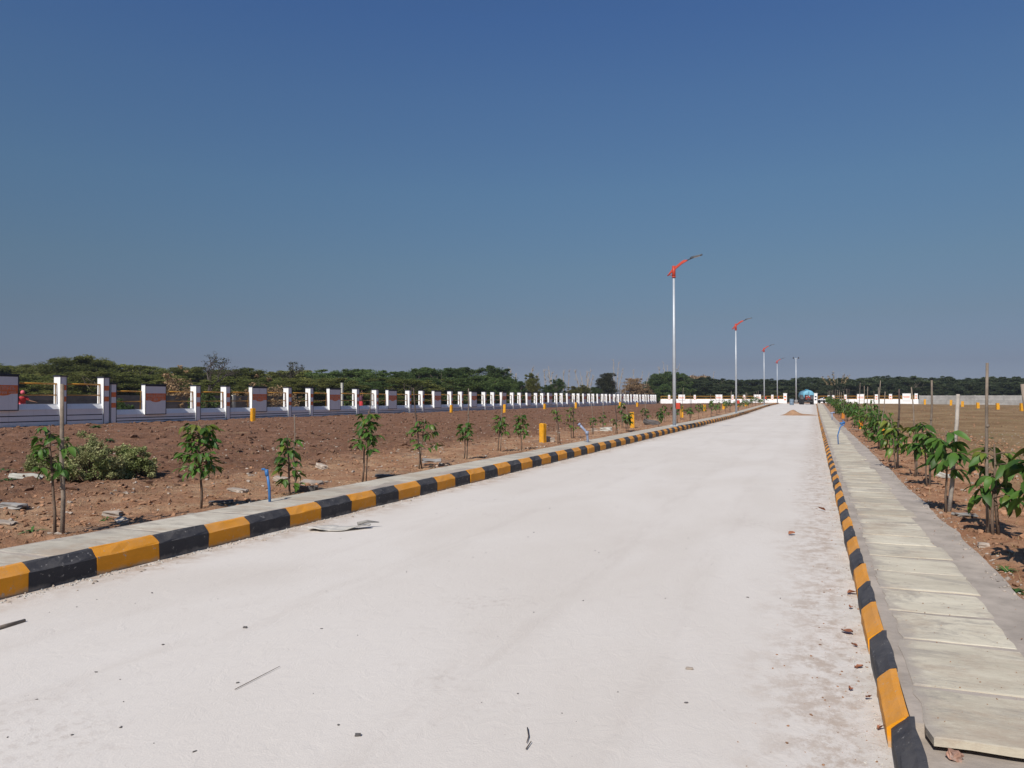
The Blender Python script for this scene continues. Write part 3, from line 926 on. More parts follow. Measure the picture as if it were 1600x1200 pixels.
# grey precast wall right of the end wall
def precast(p0, p1, bays, ztop, z0, mat_panel, mat_post, label, name, post_h=.0, rows=4, post_w=.2):
    root = empty(name, (0, 0, 0), 0, label, 'wall')
    p0, p1 = Vector(p0), Vector(p1)
    d = (p1 - p0) / bays
    ang = math.atan2(d.y, d.x)
    L = d.length
    h = (ztop - z0) / rows
    pm = MB(); pm.bbox(.02, L - .02, -.035, .035, 0, h - .012, .008)
    pme = pm.mesh('panel', mat_panel)
    qm = MB(); qm.bbox(-post_w / 2, post_w / 2, -.10, .10, 0, ztop - z0 + post_h, .012)
    qme = qm.mesh('post', mat_post)
    for i in range(bays + 1):
        c = p0 + d * i
        o = link('post', qme, root); o.location = (c.x, c.y, z0); o.rotation_euler = (0, 0, ang)
        if i < bays:
            for r in range(rows):
                o = link('panel', pme, root); o.location = (c.x, c.y, z0 + r * h); o.rotation_euler = (0, 0, ang)
    return root
precast((end_x(1437), END_Y + .1, 0), (end_x(1437) + 52, END_Y - 3, 0), 12, 1.98, .2, MAT['concrete'], MAT['concrete'], 'grey precast concrete wall beyond the dry field at far right', 'precast_wall', .05)
precast((-50, 26, 0), (-50, 162, 0), 31, 1.72, .2, MAT['concrete_old'], MAT['pale_post'], 'weathered concrete wall with pale posts behind the white wall', 'rear_wall', .07, 4, .34)

# ================================================================== WOODS
def leaf_cloud(name, centers, radii, per, size, mat, seed, flat=.5, aspect=.45, horiz=.5):
    """clumps of small leaf sprays: centers (n,3), radii (n,)"""
    rg = np.random.default_rng(seed)
    n = len(centers)
    N = n * per
    d = rg.normal(size=(N, 3)); d /= np.linalg.norm(d, axis=1, keepdims=True)
    rr = rg.random(N) ** .45
    C = np.repeat(np.asarray(centers), per, 0); Rr = np.repeat(np.asarray(radii), per)
    P = C + d * (rr * Rr)[:, None] * np.array([1, 1, flat])
    nrm = rg.normal(size=(N, 3)); nrm[:, 2] = np.abs(nrm[:, 2]) + horiz * 2
    nrm /= np.linalg.norm(nrm, axis=1, keepdims=True)
    t = rg.normal(size=(N, 3)); t[:, 2] *= .5
    t -= nrm * (t * nrm).sum(1, keepdims=True); t /= np.linalg.norm(t, axis=1, keepdims=True)
    b = np.cross(nrm, t)
    s = size * rg.uniform(.55, 1.35, N)[:, None]
    q = [P - t * s, P + b * s * aspect, P + t * s - nrm * s * .3, P - b * s * aspect]
    V = np.stack(q, 1).reshape(-1, 3)
    F = np.arange(N * 4).reshape(N, 4)
    return np_mesh(name, V, F, [mat])

def thorn_crown(seed, W, H, z0):
    """wide spreading crown of layered sprays: W half width, z0..H"""
    rg = np.random.default_rng(seed)
    C, Rr = [], []
    lobes = [(rg.uniform(-.5, .5) * W, rg.uniform(-.5, .5) * W, h) for h in (1.0, .97, .92, .86, .8)]
    for i in range(150):
        lx, ly, lh = lobes[i % 5]
        a = rg.uniform(0, 6.283); ph = math.asin(rg.uniform(.0, 1.0))
        k = rg.uniform(.72, 1.04)
        r = .62 * W * math.cos(ph) * k
        z = .3 + (H * lh - .3) * min(1.0, math.sin(ph) ** .8 * .88 + .16 * rg.random())
        C.append((lx + r * math.cos(a), ly + r * math.sin(a), max(.25, z)))
        Rr.append(rg.uniform(.45, 1.05))
    for i in range(14):          # a few feathery shoots over the top
        a = rg.uniform(0, 6.283); r = W * rg.random() * .8
        C.append((r * math.cos(a), r * math.sin(a), H * (1 - .12 * (r / W) ** 2) * rg.uniform(.90, 1.03)))
        Rr.append(rg.uniform(.25, .6))
    return np.array(C), np.array(Rr)

LM_WALL = [(-40, 'cut plaque at the left edge'), (10, 'leftmost plaque'), (88, 'leftmost tall post'), (155, 'tall corner post'), (238, 'second plaque'), (305, 'post right of the second plaque'), (350, 'post left of the third plaque'),
           (398, 'third plaque'), (446, 'post right of the third plaque'), (480, 'post left of the fourth plaque'), (518, 'fourth plaque'), (560, 'standing woman'), (610, 'fifth plaque'), (640, 'post right of the fifth plaque'), (680, 'sixth plaque'), (731, 'seventh plaque'), (770, 'end of the wood')]
LM_FAR = [(1053, 'nearest lamp post'), (1100, 'gap left of lamp two'), (1150, 'second lamp post'), (1194, 'third lamp post'), (1215, 'fourth lamp post'), (1244, 'two headed lamp post'), (1260, 'blue tank'), (1307, 'dry bamboo'), (1344, 'nearer right plaque'),
          (1378, 'middle right posts'), (1416, 'last right plaque'), (1456, 'third sapling stake'), (1497, 'thick pale stake'), (1543, 'tallest stake'), (1598, 'right picture edge')]
def proj_u(x, y):
    return 800 + 1200 * (x * CA + y * SA) / depth(x, y)
LM_ROW = [(985, 'second yellow marker'), (1018, 'dark rubble mound'), (1053, 'nearest lamp post'), (1066, 'marker right of that post'), (1101, 'marker between two posts'), (1131, 'marker before the second post'), (1150, 'second lamp post'), (1166, 'far yellow marker'), (1194, 'third lamp post'), (1215, 'fourth lamp post')]
ORD = ['first', 'second', 'third', 'fourth', 'fifth', 'sixth', 'seventh']
def landmark(u, L):
    a, nm = min(L, key=lambda q: abs(q[0] - u))
    rel = 'over the' if abs(a - u) < 9 else ('just right of the' if u > a else 'just left of the')
    return rel + ' ' + nm
def tree_proto(kind, seed, W, H, z0, mat, per=150, size=.14):
    C, Rr = thorn_crown(seed, W, H, z0)
    crown = leaf_cloud('crown', C, Rr, per, size, mat, seed, .45, .30, .7)
    rg = random.Random(seed)
    mb = MB()
    for i in range(4):
        a = rg.uniform(0, 6.28)
        top = Vector((math.cos(a) * W * .5, math.sin(a) * W * .5, H * .72))
        mid = Vector((top.x * .3, top.y * .3, H * .35))
        mb.tube([(rg.uniform(-.1, .1), rg.uniform(-.1, .1), -.3), mid, top], [.13, .09, .04], 6)
        for j in range(4):
            b = top + Vector((rg.uniform(-1, 1), rg.uniform(-1, 1), rg.uniform(-.2, 1)))
            mb.tube([mid.lerp(top, .3 + .2 * j), b], [.05, .015], 5)
    trunk = mb.mesh('trunk', MAT['bark_tree'])
    return crown, trunk
PROT = {'thorn': [tree_proto('thorn', s, 3.4, 5.2, .9, MAT['thorn']) for s in (1, 2, 3, 4)],
        'dark': [tree_proto('dark', s, 3.2, 5.2, .8, MAT['thorn_dark']) for s in (5, 6, 7)],
        'far': [tree_proto('far', s, 3.6, 5.2, .5, MAT['thorn_far'], 110, .20) for s in (8, 9, 10)],
        'olive': [tree_proto('olive', s, 2.6, 5.2, .4, MAT['olive']) for s in (12, 13)],
        'round': [tree_proto('round', 14, 2.6, 5.2, .4, MAT['round_dark'], 120, .15)],
        'brown': [tree_proto('brown', 15, 3.6, 5.2, .3, MAT['brown_leaf'], 70, .17)]}
def tree(kind, u, d, vtop, label, group, name='thorn_tree', cat='tree', zg=.25, wide=1.0, rg=random.Random(5)):
    x, y = at_depth(u, d)
    H = EYE + (622 - vtop) * d / 1200 - zg
    root = empty(name, (x, y, zg), rg.uniform(0, 6.28), label, cat, group)
    c, t = rg.choice(PROT[kind])
    k = H / 5.35
    root.scale = (wide * (.55 + .45 * k), wide * (.55 + .45 * k), k)
    link('trunk', t, root); link('crown', c, root)
    return root
def skyline(u, pts):
    return float(np.interp(u, [p[0] for p in pts], [p[1] for p in pts]))
SKY_L = [(-80, 566), (0, 565), (60, 568), (105, 562), (135, 557), (165, 562), (190, 570), (260, 574), (300, 571), (400, 579), (440, 580), (480, 579), (510, 575), (555, 578), (620, 583), (650, 577), (680, 572), (700, 573), (740, 574), (762, 573), (782, 590)]
rg = random.Random(21)
u = -274.0
while u < 775:
    d = 84 + 10 * rg.random() if u < 520 else 92 + (u - 520) * .10 + 8 * rg.random()
    sl = skyline(u, SKY_L)
    near_dark = u > 470
    tree('dark' if (near_dark and rg.random() < .75) else 'thorn', u + rg.uniform(-8, 8), d + 9, sl + rg.uniform(-1.5, 4),
         'left skyline thorn tree, ' + landmark(u, LM_WALL), 'thorn trees of the wood behind the left wall', wide=1.35)
    tree('dark' if (near_dark and rg.random() < .75) else 'thorn', u + 18 + rg.uniform(-8, 8), d - 6, sl + (622 - sl) * rg.uniform(.22, .45),
         'lower front left thorn tree, ' + landmark(u + 18, LM_WALL), 'low front trees of the wood behind the left wall', wide=1.35)
    u += 34 if u < 520 else 27
# tall feathery top that stands over the left skyline
tree('thorn', 140, 96, 556, 'broad thorn tree rising above the wood at upper left', None, wide=.95)
# scattered trees with gaps, mid picture
for (uu, vt, dd, kd, w, lab) in [
        (797, 590, 120, 'dark', .50, 'small dark tree where the left wood ends'),
        (829, 584, 128, 'olive', .55, 'yellowish green tree right of the wood end'),
        (812, 596, 124, 'dark', .6, 'low dark tree between the wood end and the yellowish tree'),
        (853, 602, 132, 'dark', .7, 'low green tree with bare canes behind it'),
        (872, 592, 138, 'dark', .55, 'dark pointed tree among bare canes'),
        (895, 604, 140, 'olive', .7, 'low olive bush below tall bare canes'),
        (911, 602, 146, 'olive', .7, 'bright olive bush left of the round dark tree'),
        (927, 605, 150, 'dark', .7, 'low green bush touching the round dark tree'),
        (951, 583, 160, 'round', 1.0, 'round dark tree standing alone behind the far wall'),
        (988, 591, 172, 'brown', .95, 'brown leafless looking tree right of the round dark tree'),
        (1004, 600, 176, 'brown', .8, 'lower brown bush beside the brown tree')]:
    tree(kd, uu, dd, vt, lab, None, wide=w)
for (uu, vt, dd, kd, w, lab) in [(1028, 584, 185, 'dark', 1.0, 'dark green tree right of the brown tree'), (1046, 581, 190, 'dark', 1.1, 'tallest dark green tree, behind the first lamp post'), (1062, 584, 188, 'dark', 1.0, 'dark green tree just right of the first lamp post'),
                                  (1012, 604, 180, 'dark', .8, 'low green tree below the brown tree'), (1040, 600, 178, 'dark', .9, 'low green tree left of the first lamp post')]:
    tree(kd, uu, dd, vt, lab, 'dark clump behind the first lamp post', wide=w)
SKY_R = [(1060, 588), (1085, 587), (1110, 587), (1130, 594), (1180, 592), (1240, 591), (1300, 592), (1360, 589), (1400, 587), (1450, 590), (1500, 589), (1560, 589), (1620, 588), (1720, 588)]
u = 1070.0
while u < 1700:
    sl = skyline(u, SKY_R)
    tree('brown' if 1082 < u < 1100 else 'far', u + rg.uniform(-5, 5), 205 + 14 * rg.random(), sl + rg.uniform(-1.5, 2.5),
         'far wood skyline tree, ' + landmark(u, LM_FAR), 'trees of the far right wood', wide=1.5)
    tree('far', u + 12 + rg.uniform(-5, 5), 190 + 8 * rg.random(), sl + (622 - sl) * rg.uniform(.15, .45),
         'lower front tree of the far wood, ' + landmark(u + 12, LM_FAR), 'low front trees of the far right wood', wide=1.5)
    u += 21
# leafless trees
def bare_tree(u, d, vtop, vbase, spread, label, seed, leafy=None, zg=.25, droop=.0):
    x, y = at_depth(u, d)
    H = EYE + (622 - vtop) * d / 1200 - zg
    root = empty('bare_tree', (x, y, zg), 0, label, 'tree')
    rg = random.Random(seed)
    mb = MB()
    tips = []
    def grow(p, dirv, L, r, lev):
        q = p + dirv * L
        m = p.lerp(q, .5) + Vector((rg.uniform(-1, 1), rg.uniform(-1, 1), rg.uniform(-1, 1))) * L * .08
        mb.tube([p, m, q], [r, r * .8, r * .55], 5 if lev < 2 else 4, caps=False)
        if lev == 4:
            tips.append(q); return
        for i in range(3 if lev < 2 else 4):
            nd = (dirv + Vector((rg.uniform(-1, 1) * spread, rg.uniform(-1, 1) * spread, rg.uniform(-.45, .5) - droop))).normalized()
            grow(p.lerp(q, rg.uniform(.55, 1)), nd, L * rg.uniform(.55, .8), r * .55, lev + 1)
    grow(Vector((0, 0, -.3)), Vector((.03, .02, 1)), H * .42, H * .028, 0)
    # scale to height
    zt = max(v[2] for v in mb.v)
    mb.v = [(a, b, c * H / zt) for a, b, c in mb.v]
    mb.build('branches', MAT['twig'], root)
    C = np.array([(t.x, t.y, t.z * H / zt) for t in tips])
    me = leaf_cloud('sparse_leaves', C, np.full(len(C), .35), 4 if leafy is None else leafy, .12, MAT['round_dark'], seed)
    link('sparse_leaves', me, root)
    return root
bare_tree(325, 80, 549, 620, .95, 'dark almost leafless spreading tree above the wood', 3)
bare_tree(450, 82, 565, 620, .55, 'dark almost leafless narrow tree above the wood', 8)
# bare canes: thin pale stems
def canes(u, d, vtops, label, seed, spread=1.2, mat='twig_pale', leafy=False):
    x, y = at_depth(u, d)
    root = empty('cane_clump', (x, y, .25), 0, label, 'tree')
    rg = random.Random(seed)
    for i, (du, vt) in enumerate(vtops):
        H = EYE + (622 - vt) * d / 1200 - .25
        mb = MB()
        bx = du * d / 1200
        p0 = Vector((bx * .35, rg.uniform(-.3, .3), -.2)); p2 = Vector((bx, rg.uniform(-.5, .5), H))
        p1 = p0.lerp(p2, .5) + Vector((rg.uniform(-.45, .45), 0, 0))
        mb.tube([p0, p1, p2], [.10, .07, .025], 5)
        for j in range(16):
            t = rg.uniform(.3, .97)
            q = p0.lerp(p2, t)
            e = q + Vector((rg.uniform(-.5, .5), rg.uniform(-.3, .3), rg.uniform(.15, .8)))
            mb.tube([q, e], [.04, .016], 4)
        mb.build('stem', MAT[mat], root)
    return root
canes(800, 135, [(-15, 581), (-3, 575), (8, 583), (-22, 588)], 'pale bare canes over the end of the left wood', 1)
canes(834, 140, [(-4, 574), (6, 583)], 'pair of thin bare canes left of the taller canes', 2)
canes(861, 140, [(-12, 576), (-3, 572), (2, 581), (8, 586)], 'fan of pale bare canes behind the dark pointed tree', 3)
canes(884, 145, [(-3, 578), (5, 579), (-8, 590)], 'two slender bare canes at the skyline gap', 4)
canes(913, 150, [(-16, 577), (-6, 582), (3, 579), (10, 578), (15, 586)], 'wide fan of bare canes left of the round dark tree', 5)
canes(962, 165, [(-4, 561), (5, 566), (12, 576)], 'tall bare canes behind the round dark tree', 6)
canes(990, 180, [(-12, 590), (0, 577), (14, 580), (24, 584)], 'sparse bare canes behind the brown tree', 7)
canes(1040, 200, [(-10, 572), (-3, 566), (3, 570), (18, 575), (22, 568)], 'bare canes over the clump left of the first lamp post', 9)
canes(1105, 210, [(-22, 583), (-5, 585), (10, 580)], 'faint bare canes right of the first lamp post', 10)
# dry bamboo on the right skyline
def bamboo(u, d, vt, label):
    x, y = at_depth(u, d)
    root = empty('bamboo_clump', (x, y, .25), 0, label, 'tree')
    H = EYE + (622 - vt) * d / 1200 - .25
    rg = random.Random(5)
    C = []
    for a in (-16, -9, -4, 2, 9, 14):
        mb = MB()
        b = a * d / 1200 * 1.25
        hh = H * (1 - abs(a) / 70) * rg.uniform(.9, 1.02)
        pts = [Vector((b * .12 + b * (t ** 1.7) * .9, rg.uniform(-.1, .1), hh * t)) for t in (0, .25, .5, .75, 1)]
        mb.tube(pts, [.07, .06, .05, .035, .012], 5)
        mb.build('cane', MAT['twig_pale'], root)
        if a not in (2,):
            for t in np.linspace(.62, 1, 9):
                i = min(3, int(t * 4)); q = pts[i].lerp(pts[i + 1], t * 4 - i)
                C.append((q.x, q.y, q.z))
    C = np.array(C)
    link('dry_leaves', leaf_cloud('dry_leaves', C, np.full(len(C), .36), 9, .22, MAT['straw'], 4, 1.0), root)
bamboo(1307, 200, 577, 'fan of dry bamboo above the far right wood')
# low shrubs between the two walls, seen through the rails
def shrub(x, y, z, H, W, label, mat, seed, size=.05, per=34, n=60, name='shrub', group=None, flat=.8, cat='shrub'):
    root = empty(name, (x, y, z), 0, label, cat, group)
    rg = np.random.default_rng(seed)
    C, Rr = [], []
    mb = MB()
    for i in range(n):
        a = rg.uniform(0, 6.28); t = rg.random() ** .5
        zt = H * (1 - .55 * t ** 2) * rg.uniform(.25, 1)
        c = (W * t * math.cos(a), W * t * math.sin(a), max(.04, zt))
        C.append(c if i % 4 else (c[0] * 1.2, c[1] * 1.2, c[2] * 1.18)); Rr.append(rg.uniform(.5, 1) * H * (.20 if i % 4 else .11))
        if i % 3 == 0: mb.tube([(c[0] * .15, c[1] * .15, -.05), (c[0] * .6, c[1] * .6, c[2] * .6), C[-1]], [.012, .009, .004], 4)
    link('foliage', leaf_cloud('foliage', C, Rr, per, size, mat, seed, flat, .5, .3), root)
    mb.build('stems', MAT['bark'], root)
    return root
for (uu, d, H, W, m, lab) in [(320, 50, 1.6, 1.1, 'thorn_dark', 'dark leafy plant seen through the rails right of the first plaque'),
                              (545, 62, 1.3, 1.4, 'thorn_dark', 'low dark plant seen through the rails left of the standing woman'),
                              (275, 66, 3.6, 1.4, 'brown_leaf', 'pale brown dry bush behind the plaque and rear wall'),
                              (415, 74, 3.0, 3.0, 'brown_leaf', 'dry reddish bush at the foot of the wood'),
                              (183, 47, 1.2, .9, 'thorn_dark', 'low plant seen through the rails behind the wall step')]:
    x, y = at_depth(uu, d)
    shrub(x, y, .28, H, W, lab, MAT[m], int(uu), .12 if m != 'brown_leaf' else .13, 26, 60)
x, y = at_depth(534.5, 58)
mb = MB(); mb.bbox(-.08, .08, -.08, .08, 0, 2.4, .01)
o = mb.build('concrete_post', MAT['pale_post']); o.location = (x, y, .25); tag(o, 'tall thin pale concrete post standing behind the white wall', 'post')

# ================================================================== STREET LAMPS
def make_lamp():
    root = empty('street_lamp')
    mb = MB()
    mb.tube([(0, 0, 0), (0, 0, 3.6), (0, 0, 6.80)], [.085, .068, .05], 10)
    pole = mb.build('pole', MAT['galv'], root)
    mb = MB(); mb.bbox(-.16, .16, -.16, .16, 0, .03, .006)
    for a in (-1, 1):
        for b in (-1, 1): mb.tube([(a * .11, b * .11, .03), (a * .11, b * .11, .07)], .014, 6)
    mb.build('base_plate', MAT['galv'], root)
    mb = MB(); mb.tube([(0, 0, 6.75), (0, 0, 7.28)], .078, 10); mb.tube([(0, 0, 6.75), (0, 0, 6.80)], .088, 10)
    mb.build('sleeve', MAT['red'], root)
    # arm: a curved fin plate with a stiffening tube under it
    up = [(-.27, 6.89), (-.06, 7.17), (.09, 7.27), (.24, 7.385), (.36, 7.475), (.45, 7.525), (.63, 7.525)]
    lo = [(-.29, 6.845), (-.08, 7.02), (.07, 7.145), (.22, 7.26), (.36, 7.365), (.46, 7.42), (.61, 7.50)]
    mb = MB()
    n = len(up)
    v = [(x, -.018, z) for x, z in lo] + [(x, -.018, z) for x, z in up] + [(x, .018, z) for x, z in lo] + [(x, .018, z) for x, z in up]
    f = []
    for i in range(n - 1):
        f += [(i, i + 1, n + i + 1, n + i), (2 * n + i, 2 * n + i + 1, 3 * n + i + 1, 3 * n + i), (n + i, n + i + 1, 3 * n + i + 1, 3 * n + i), (i, i + 1, 2 * n + i + 1, 2 * n + i)]
    f += [(0, n, 3 * n, 2 * n), (n - 1, 2 * n - 1, 4 * n - 1, 3 * n - 1)]
    mb.add(v, f)
    mb.tube([(x, 0, z) for x, z in lo], .028, 8)
    mb.tube([(-.22, 0, 6.88), (-.05, 0, 6.86)], .016, 6)
    mb.build('arm', MAT['red'], root)
    mb = MB()
    mb.tube([(.58, 0, 7.49), (.80, 0, 7.585)], .026, 8)
    pts = [(.72, .05, 7.545, 7.60), (.80, .085, 7.57, 7.655), (.92, .10, 7.61, 7.675), (1.19, .10, 7.675, 7.715), (1.27, .07, 7.69, 7.745)]
    k = len(pts)
    v = []
    for x, w, a, b in pts: v += [(x, -w, a), (x, w, a), (x, w * .85, b), (x, -w * .85, b)]
    f = [(0, 1, 2, 3), tuple(4 * (k - 1) + j for j in range(4))]
    for i in range(k - 1):
        f += [(4 * i + j, 4 * i + (j + 1) % 4, 4 * i + 4 + (j + 1) % 4, 4 * i + 4 + j) for j in range(4)]
    mb.add(v, f)
    head = mb.build('lamp_head', MAT['lamp_dark'], root)
    q = MB(); v = [(.90, -.075, 7.603), (.90, .075, 7.603), (1.18, .075, 7.671), (1.18, -.075, 7.671), (.90, -.075, 7.592), (.90, .075, 7.592), (1.18, .075, 7.660), (1.18, -.075, 7.660)]
    q.add(v, [(0, 1, 2, 3), (4, 5, 6, 7), (0, 1, 5, 4), (1, 2, 6, 5), (2, 3, 7, 6), (3, 0, 4, 7)])
    q.build('lens', MAT['lens'], head)
    mb = MB(); mb.bbox(.085, .27, -.10, .10, .78, 1.06, .012); mb.tube([(.03, 0, .92), (.09, 0, .92)], .03, 6)
    mb.build('junction_box', MAT['red'], root)
    return root
lamp = make_lamp(); kids = kid_tree(lamp)
spots = [(35.1, 'nearest street lamp with red arm, tallest in the picture'), (64.8, 'second street lamp with red arm, beyond the nearest one'),
         (102.6, 'third street lamp with red arm, smaller, left of the far gate'), (140.0, 'fourth and farthest street lamp with red arm, near the gate pillar')]
for i, (y, lab) in enumerate(spots):
    o = lamp if i == 0 else copy_tree(lamp, kids)
    o.location = (-5.90, y, .225 + float(rz(y)))
    tag(o, lab, 'street lamp', 'red armed street lamps along the left kerb')
root = empty('street_lamp', (0, 0, 0), 0, 'plain pale lamp post with two level heads beside the tractor', 'street lamp')
x, y = at_depth(1244, 160); root.location = (x, y, .45)
mb = MB(); mb.tube([(0, 0, 0), (0, 0, 9.3)], [.15, .09], 10); mb.build('pole', MAT['galv'], root)
mb = MB(); mb.lathe([(.34, -.2), (.34, .62), (.28, .7)], 12); mb.build('footing', MAT['concrete'], root)
mb = MB(); mb.tube([(-.62, 0, 9.32), (.62, 0, 9.32)], .035, 8); mb.build('crossarm', MAT['galv'], root)
for s in (-1, 1):
    mb = MB(); mb.bbox(min(s * .38, s * .62), max(s * .38, s * .62), -.14, .14, 9.22, 9.62, .03); mb.build('lamp_head', MAT['lamp_dark'], root)

# ================================================================== SAPLINGS AND STAKES
def leaf_geo(seed, droop, L=1.0, W=.36, seg=5):
    rg = random.Random(seed)
    v, f = [], []
    for i in range(seg + 1):
        t = i / seg
        w = W * .5 * (math.sin(math.pi * min(1, t ** .75 * .98 + .02)) ** .8 + .02)
        a = t * droop
        y = L * (math.sin(a) / droop if droop > .01 else t)
        z = -L * ((1 - math.cos(a)) / droop if droop > .01 else 0)
        wob = rg.uniform(-.015, .015)
        v += [(-w, y, z + w * .35 + wob), (0, y, z), (w, y, z + w * .35 - wob)]
    for i in range(seg):
        b = i * 3
        f += [(b, b + 1, b + 4, b + 3), (b + 1, b + 2, b + 5, b + 4)]
    return np.array(v), np.array(f)
LEAF_GEO = [leaf_geo(1, .5), leaf_geo(2, .9), leaf_geo(3, 1.3), leaf_geo(4, .7, 1, .42)]
LEAF_LO = [leaf_geo(1, .6, seg=2), leaf_geo(2, 1.1, seg=2), leaf_geo(3, 1.4, seg=2), leaf_geo(4, .8, 1, .42, 2)]
LEAF_ME = {c: [np_mesh('leaf', v, f, [MAT[m]], True) for v, f in LEAF_GEO] for c, m in (('g', 'leaf'), ('y', 'leaf_y'))}

def sapling_plan(rg, H, z0, W, n, yellow=.12, leaf=.19):
    """stem, branch lines and leaf placements of one sapling; crown spans z0..H"""
    stem = [Vector((0, 0, -.06))]
    lean = Vector((rg.uniform(-.10, .10), rg.uniform(-.10, .10), 0))
    for i in range(1, 6):
        t = i / 5
        stem.append(Vector((lean.x * t * H + rg.uniform(-.012, .012), lean.y * t * H + rg.uniform(-.012, .012), H * .93 * t)))
    br, lv = [], []
    nb = max(5, n // 6)
    for b in range(nb):
        t = (z0 + (H - z0) * (b + rg.random() * .8) / nb) / H * .95
        i = min(4, int(t * 5)); p = stem[i].lerp(stem[i + 1], t * 5 - i)
        az = b * 2.399 + rg.uniform(-.4, .4)
        q0 = (t * H - z0) / (H - z0)
        L = W * (1 - .45 * max(0, q0) ** 1.5) * rg.uniform(.55, 1.0) * .72
        rise = rg.uniform(-.05, .5)
        e = p + Vector((math.cos(az) * L, math.sin(az) * L, L * rise))
        br.append((p, e))
        k = max(3, round(n / nb))
        for j in range(k):
            s = .35 + .65 * (j + 1) / k
            q = p.lerp(e, s)
            a2 = az + (0 if j == k - 1 else (1 if j % 2 else -1) * rg.uniform(.5, 1.3))
            lv.append((q, a2, (rg.uniform(-.85, .35) if leaf < .175 else rg.uniform(-1.05, .15)), rg.uniform(-.7, .7), leaf * rg.uniform(.5, 1.3), 'y' if rg.random() < yellow * (2 if q0 > .7 else .6) else 'g', rg.randrange(4)))
    return stem, br, lv
def leaf_matrix(q, az, pitch, roll, s):
    return Matrix.Translation(q) @ Euler((0, 0, az - math.pi / 2)).to_matrix().to_4x4() @ Euler((pitch, roll, 0)).to_matrix().to_4x4() @ Matrix.Scale(s, 4)
def sapling(x, y, z, H, z0, W, n, label, group, seed, near=True, yellow=.12, leaf=.19, twin=False, stem_r=.014):
    rg = random.Random(seed)
    n = int(n * (2.3 if near and leaf < .18 else 1.7 if near else 1.6))
    if leaf < .18: leaf *= .84
    stem, br, lv = sapling_plan(rg, H, z0, W, n, yellow, leaf)
    root = empty('sapling', (x, y, z), 0, label, 'sapling', group)
    mb = MB()
    mb.tube(stem, [stem_r * (1 - .11 * i) for i in range(6)], 7)
    if twin:
        mb.tube([(.06, .03, -.06), (.03, .02, .35), stem[4]], [stem_r, stem_r * .9, stem_r * .6], 7)
    for p, e in br: mb.tube([p, p.lerp(e, .5) + Vector((0, 0, .015)), e], [stem_r * .4, stem_r * .33, stem_r * .2], 5)
    mb.build('stem', MAT['bark'], root)
    if near:
        for q, az, pi_, ro, s, c, k in lv:
            o = link('leaf', LEAF_ME[c][k], root)
            o.matrix_local = leaf_matrix(q, az, pi_, ro, s)
    else:
        for c, m in (('g', 'leaf'), ('y', 'leaf_y')):
            V, F, b = [], [], 0
            for q, az, pi_, ro, s, cc, k in lv:
                if cc != c: continue
                v, f = LEAF_LO[k]
                A = np.array(leaf_matrix(q, az, pi_, ro, s))
                V.append(v @ A[:3, :3].T + A[:3, 3]); F.append(f + b); b += len(v)
            if V:
                o = link('foliage', np_mesh('foliage', np.concatenate(V), np.concatenate(F), [MAT[m]], True), root)
                o['kind'] = 'stuff'
    return root
def stake(p, top, r, label, group='wooden stakes beside the saplings', dark=False, seed=1):
    rg = random.Random(seed)
    p, top = Vector(p), Vector(top)
    r *= .68
    d = top - p
    mb = MB()
    pts = [Vector((0, 0, 0)) - d * .04] + [d * t + Vector((rg.uniform(-.012, .012), rg.uniform(-.012, .012), 0)) * min(1, d.length) for t in (.25, .5, .75)] + [d]
    mb.tube(pts, [r * 1.08, r * 1.05, r, r * .95, r * .88], 8)
    # cut knots along the stick
    for t in (.3, .62):
        q = d * t; mb.tube([q, q + d.normalized() * .03], [r * 1.18, r * 1.05], 8)
    o = mb.build('wooden_stake', MAT['stake_dark' if dark else 'stake_pale' if 'pale' in label and 'thick' in label else 'stake'])
    o.location = p
    return tag(o, label, 'stake', group)
def top_at(u, v, p, lean=0.0):
    """point over p's depth seen at pixel u,v"""
    d = depth(p.x, p.y) + lean
    x, y = at_depth(u, d)
    return Vector((x, y, EYE + (622 - v) * d / 1200))
GL, GR = 'young saplings planted along the left footpath', 'young saplings planted along the right footpath'
# left: base u,v ; crown top v, crown bottom v ; crown half width px ; leaves ; label ; stake(top u,v ; dark ; radius)
LEFT = [
    (86, 836, 652, 735, 52, 44, 'sparse leafy sapling tied to a tall leaning stake, leftmost in the picture', (97, 600, False, .030), .06),
    (314, 795, 649, 735, 50, 120, 'bushy bright green sapling second from the left', None, .22),
    (453, 775, 672, 757, 30, 52, 'sapling behind the blue pipe with a short bare twig above it', (460, 648, False, .012), .20),
    (566, 753, 634, 695, 30, 72, 'full dark sapling fourth from the left, in front of the woman', (580, 610, True, .013), .15),
    (654, 733, 648, 700, 40, 44, 'loose sapling crossed by a dark upright stake', (646, 606, True, .020), .10),
    (725, 717, 654, 684, 17, 38, 'small umbrella shaped sapling sixth from the left', (732, 607, False, .018), .10),
    (778, 706, 642, 673, 15, 42, 'small dense sapling with a thin pale stake', (785, 612, False, .016), .12),
    (815, 704, 640, 678, 15, 46, 'dense sapling just left of the near yellow marker stone', None, .12),
    (872, 692, 632, 652, 12, 30, 'small sapling right of the near yellow marker stone', (868, 620, True, .018), .06),
    (893, 686, 628, 668, 14, 46, 'bright bushy sapling beside a black stake', (897, 624, True, .022), .30),
    (925, 680, 648, 662, 12, 24, 'thin low sapling above the bent grey pipe', (924, 630, False, .014), .06),
    (941, 672, 640, 662, 10, 28, 'small sapling between the bent pipe and the tall black stake', (942, 626, False, .016), .15),
    (962, 678, 650, 664, 8, 16, 'very small sapling at the foot of a tall black stake', (961, 621, True, .022), .05),
    (978, 672, 641, 652, 7, 18, 'tiny sapling just left of the second yellow marker stone', None, .05)]
i = 0
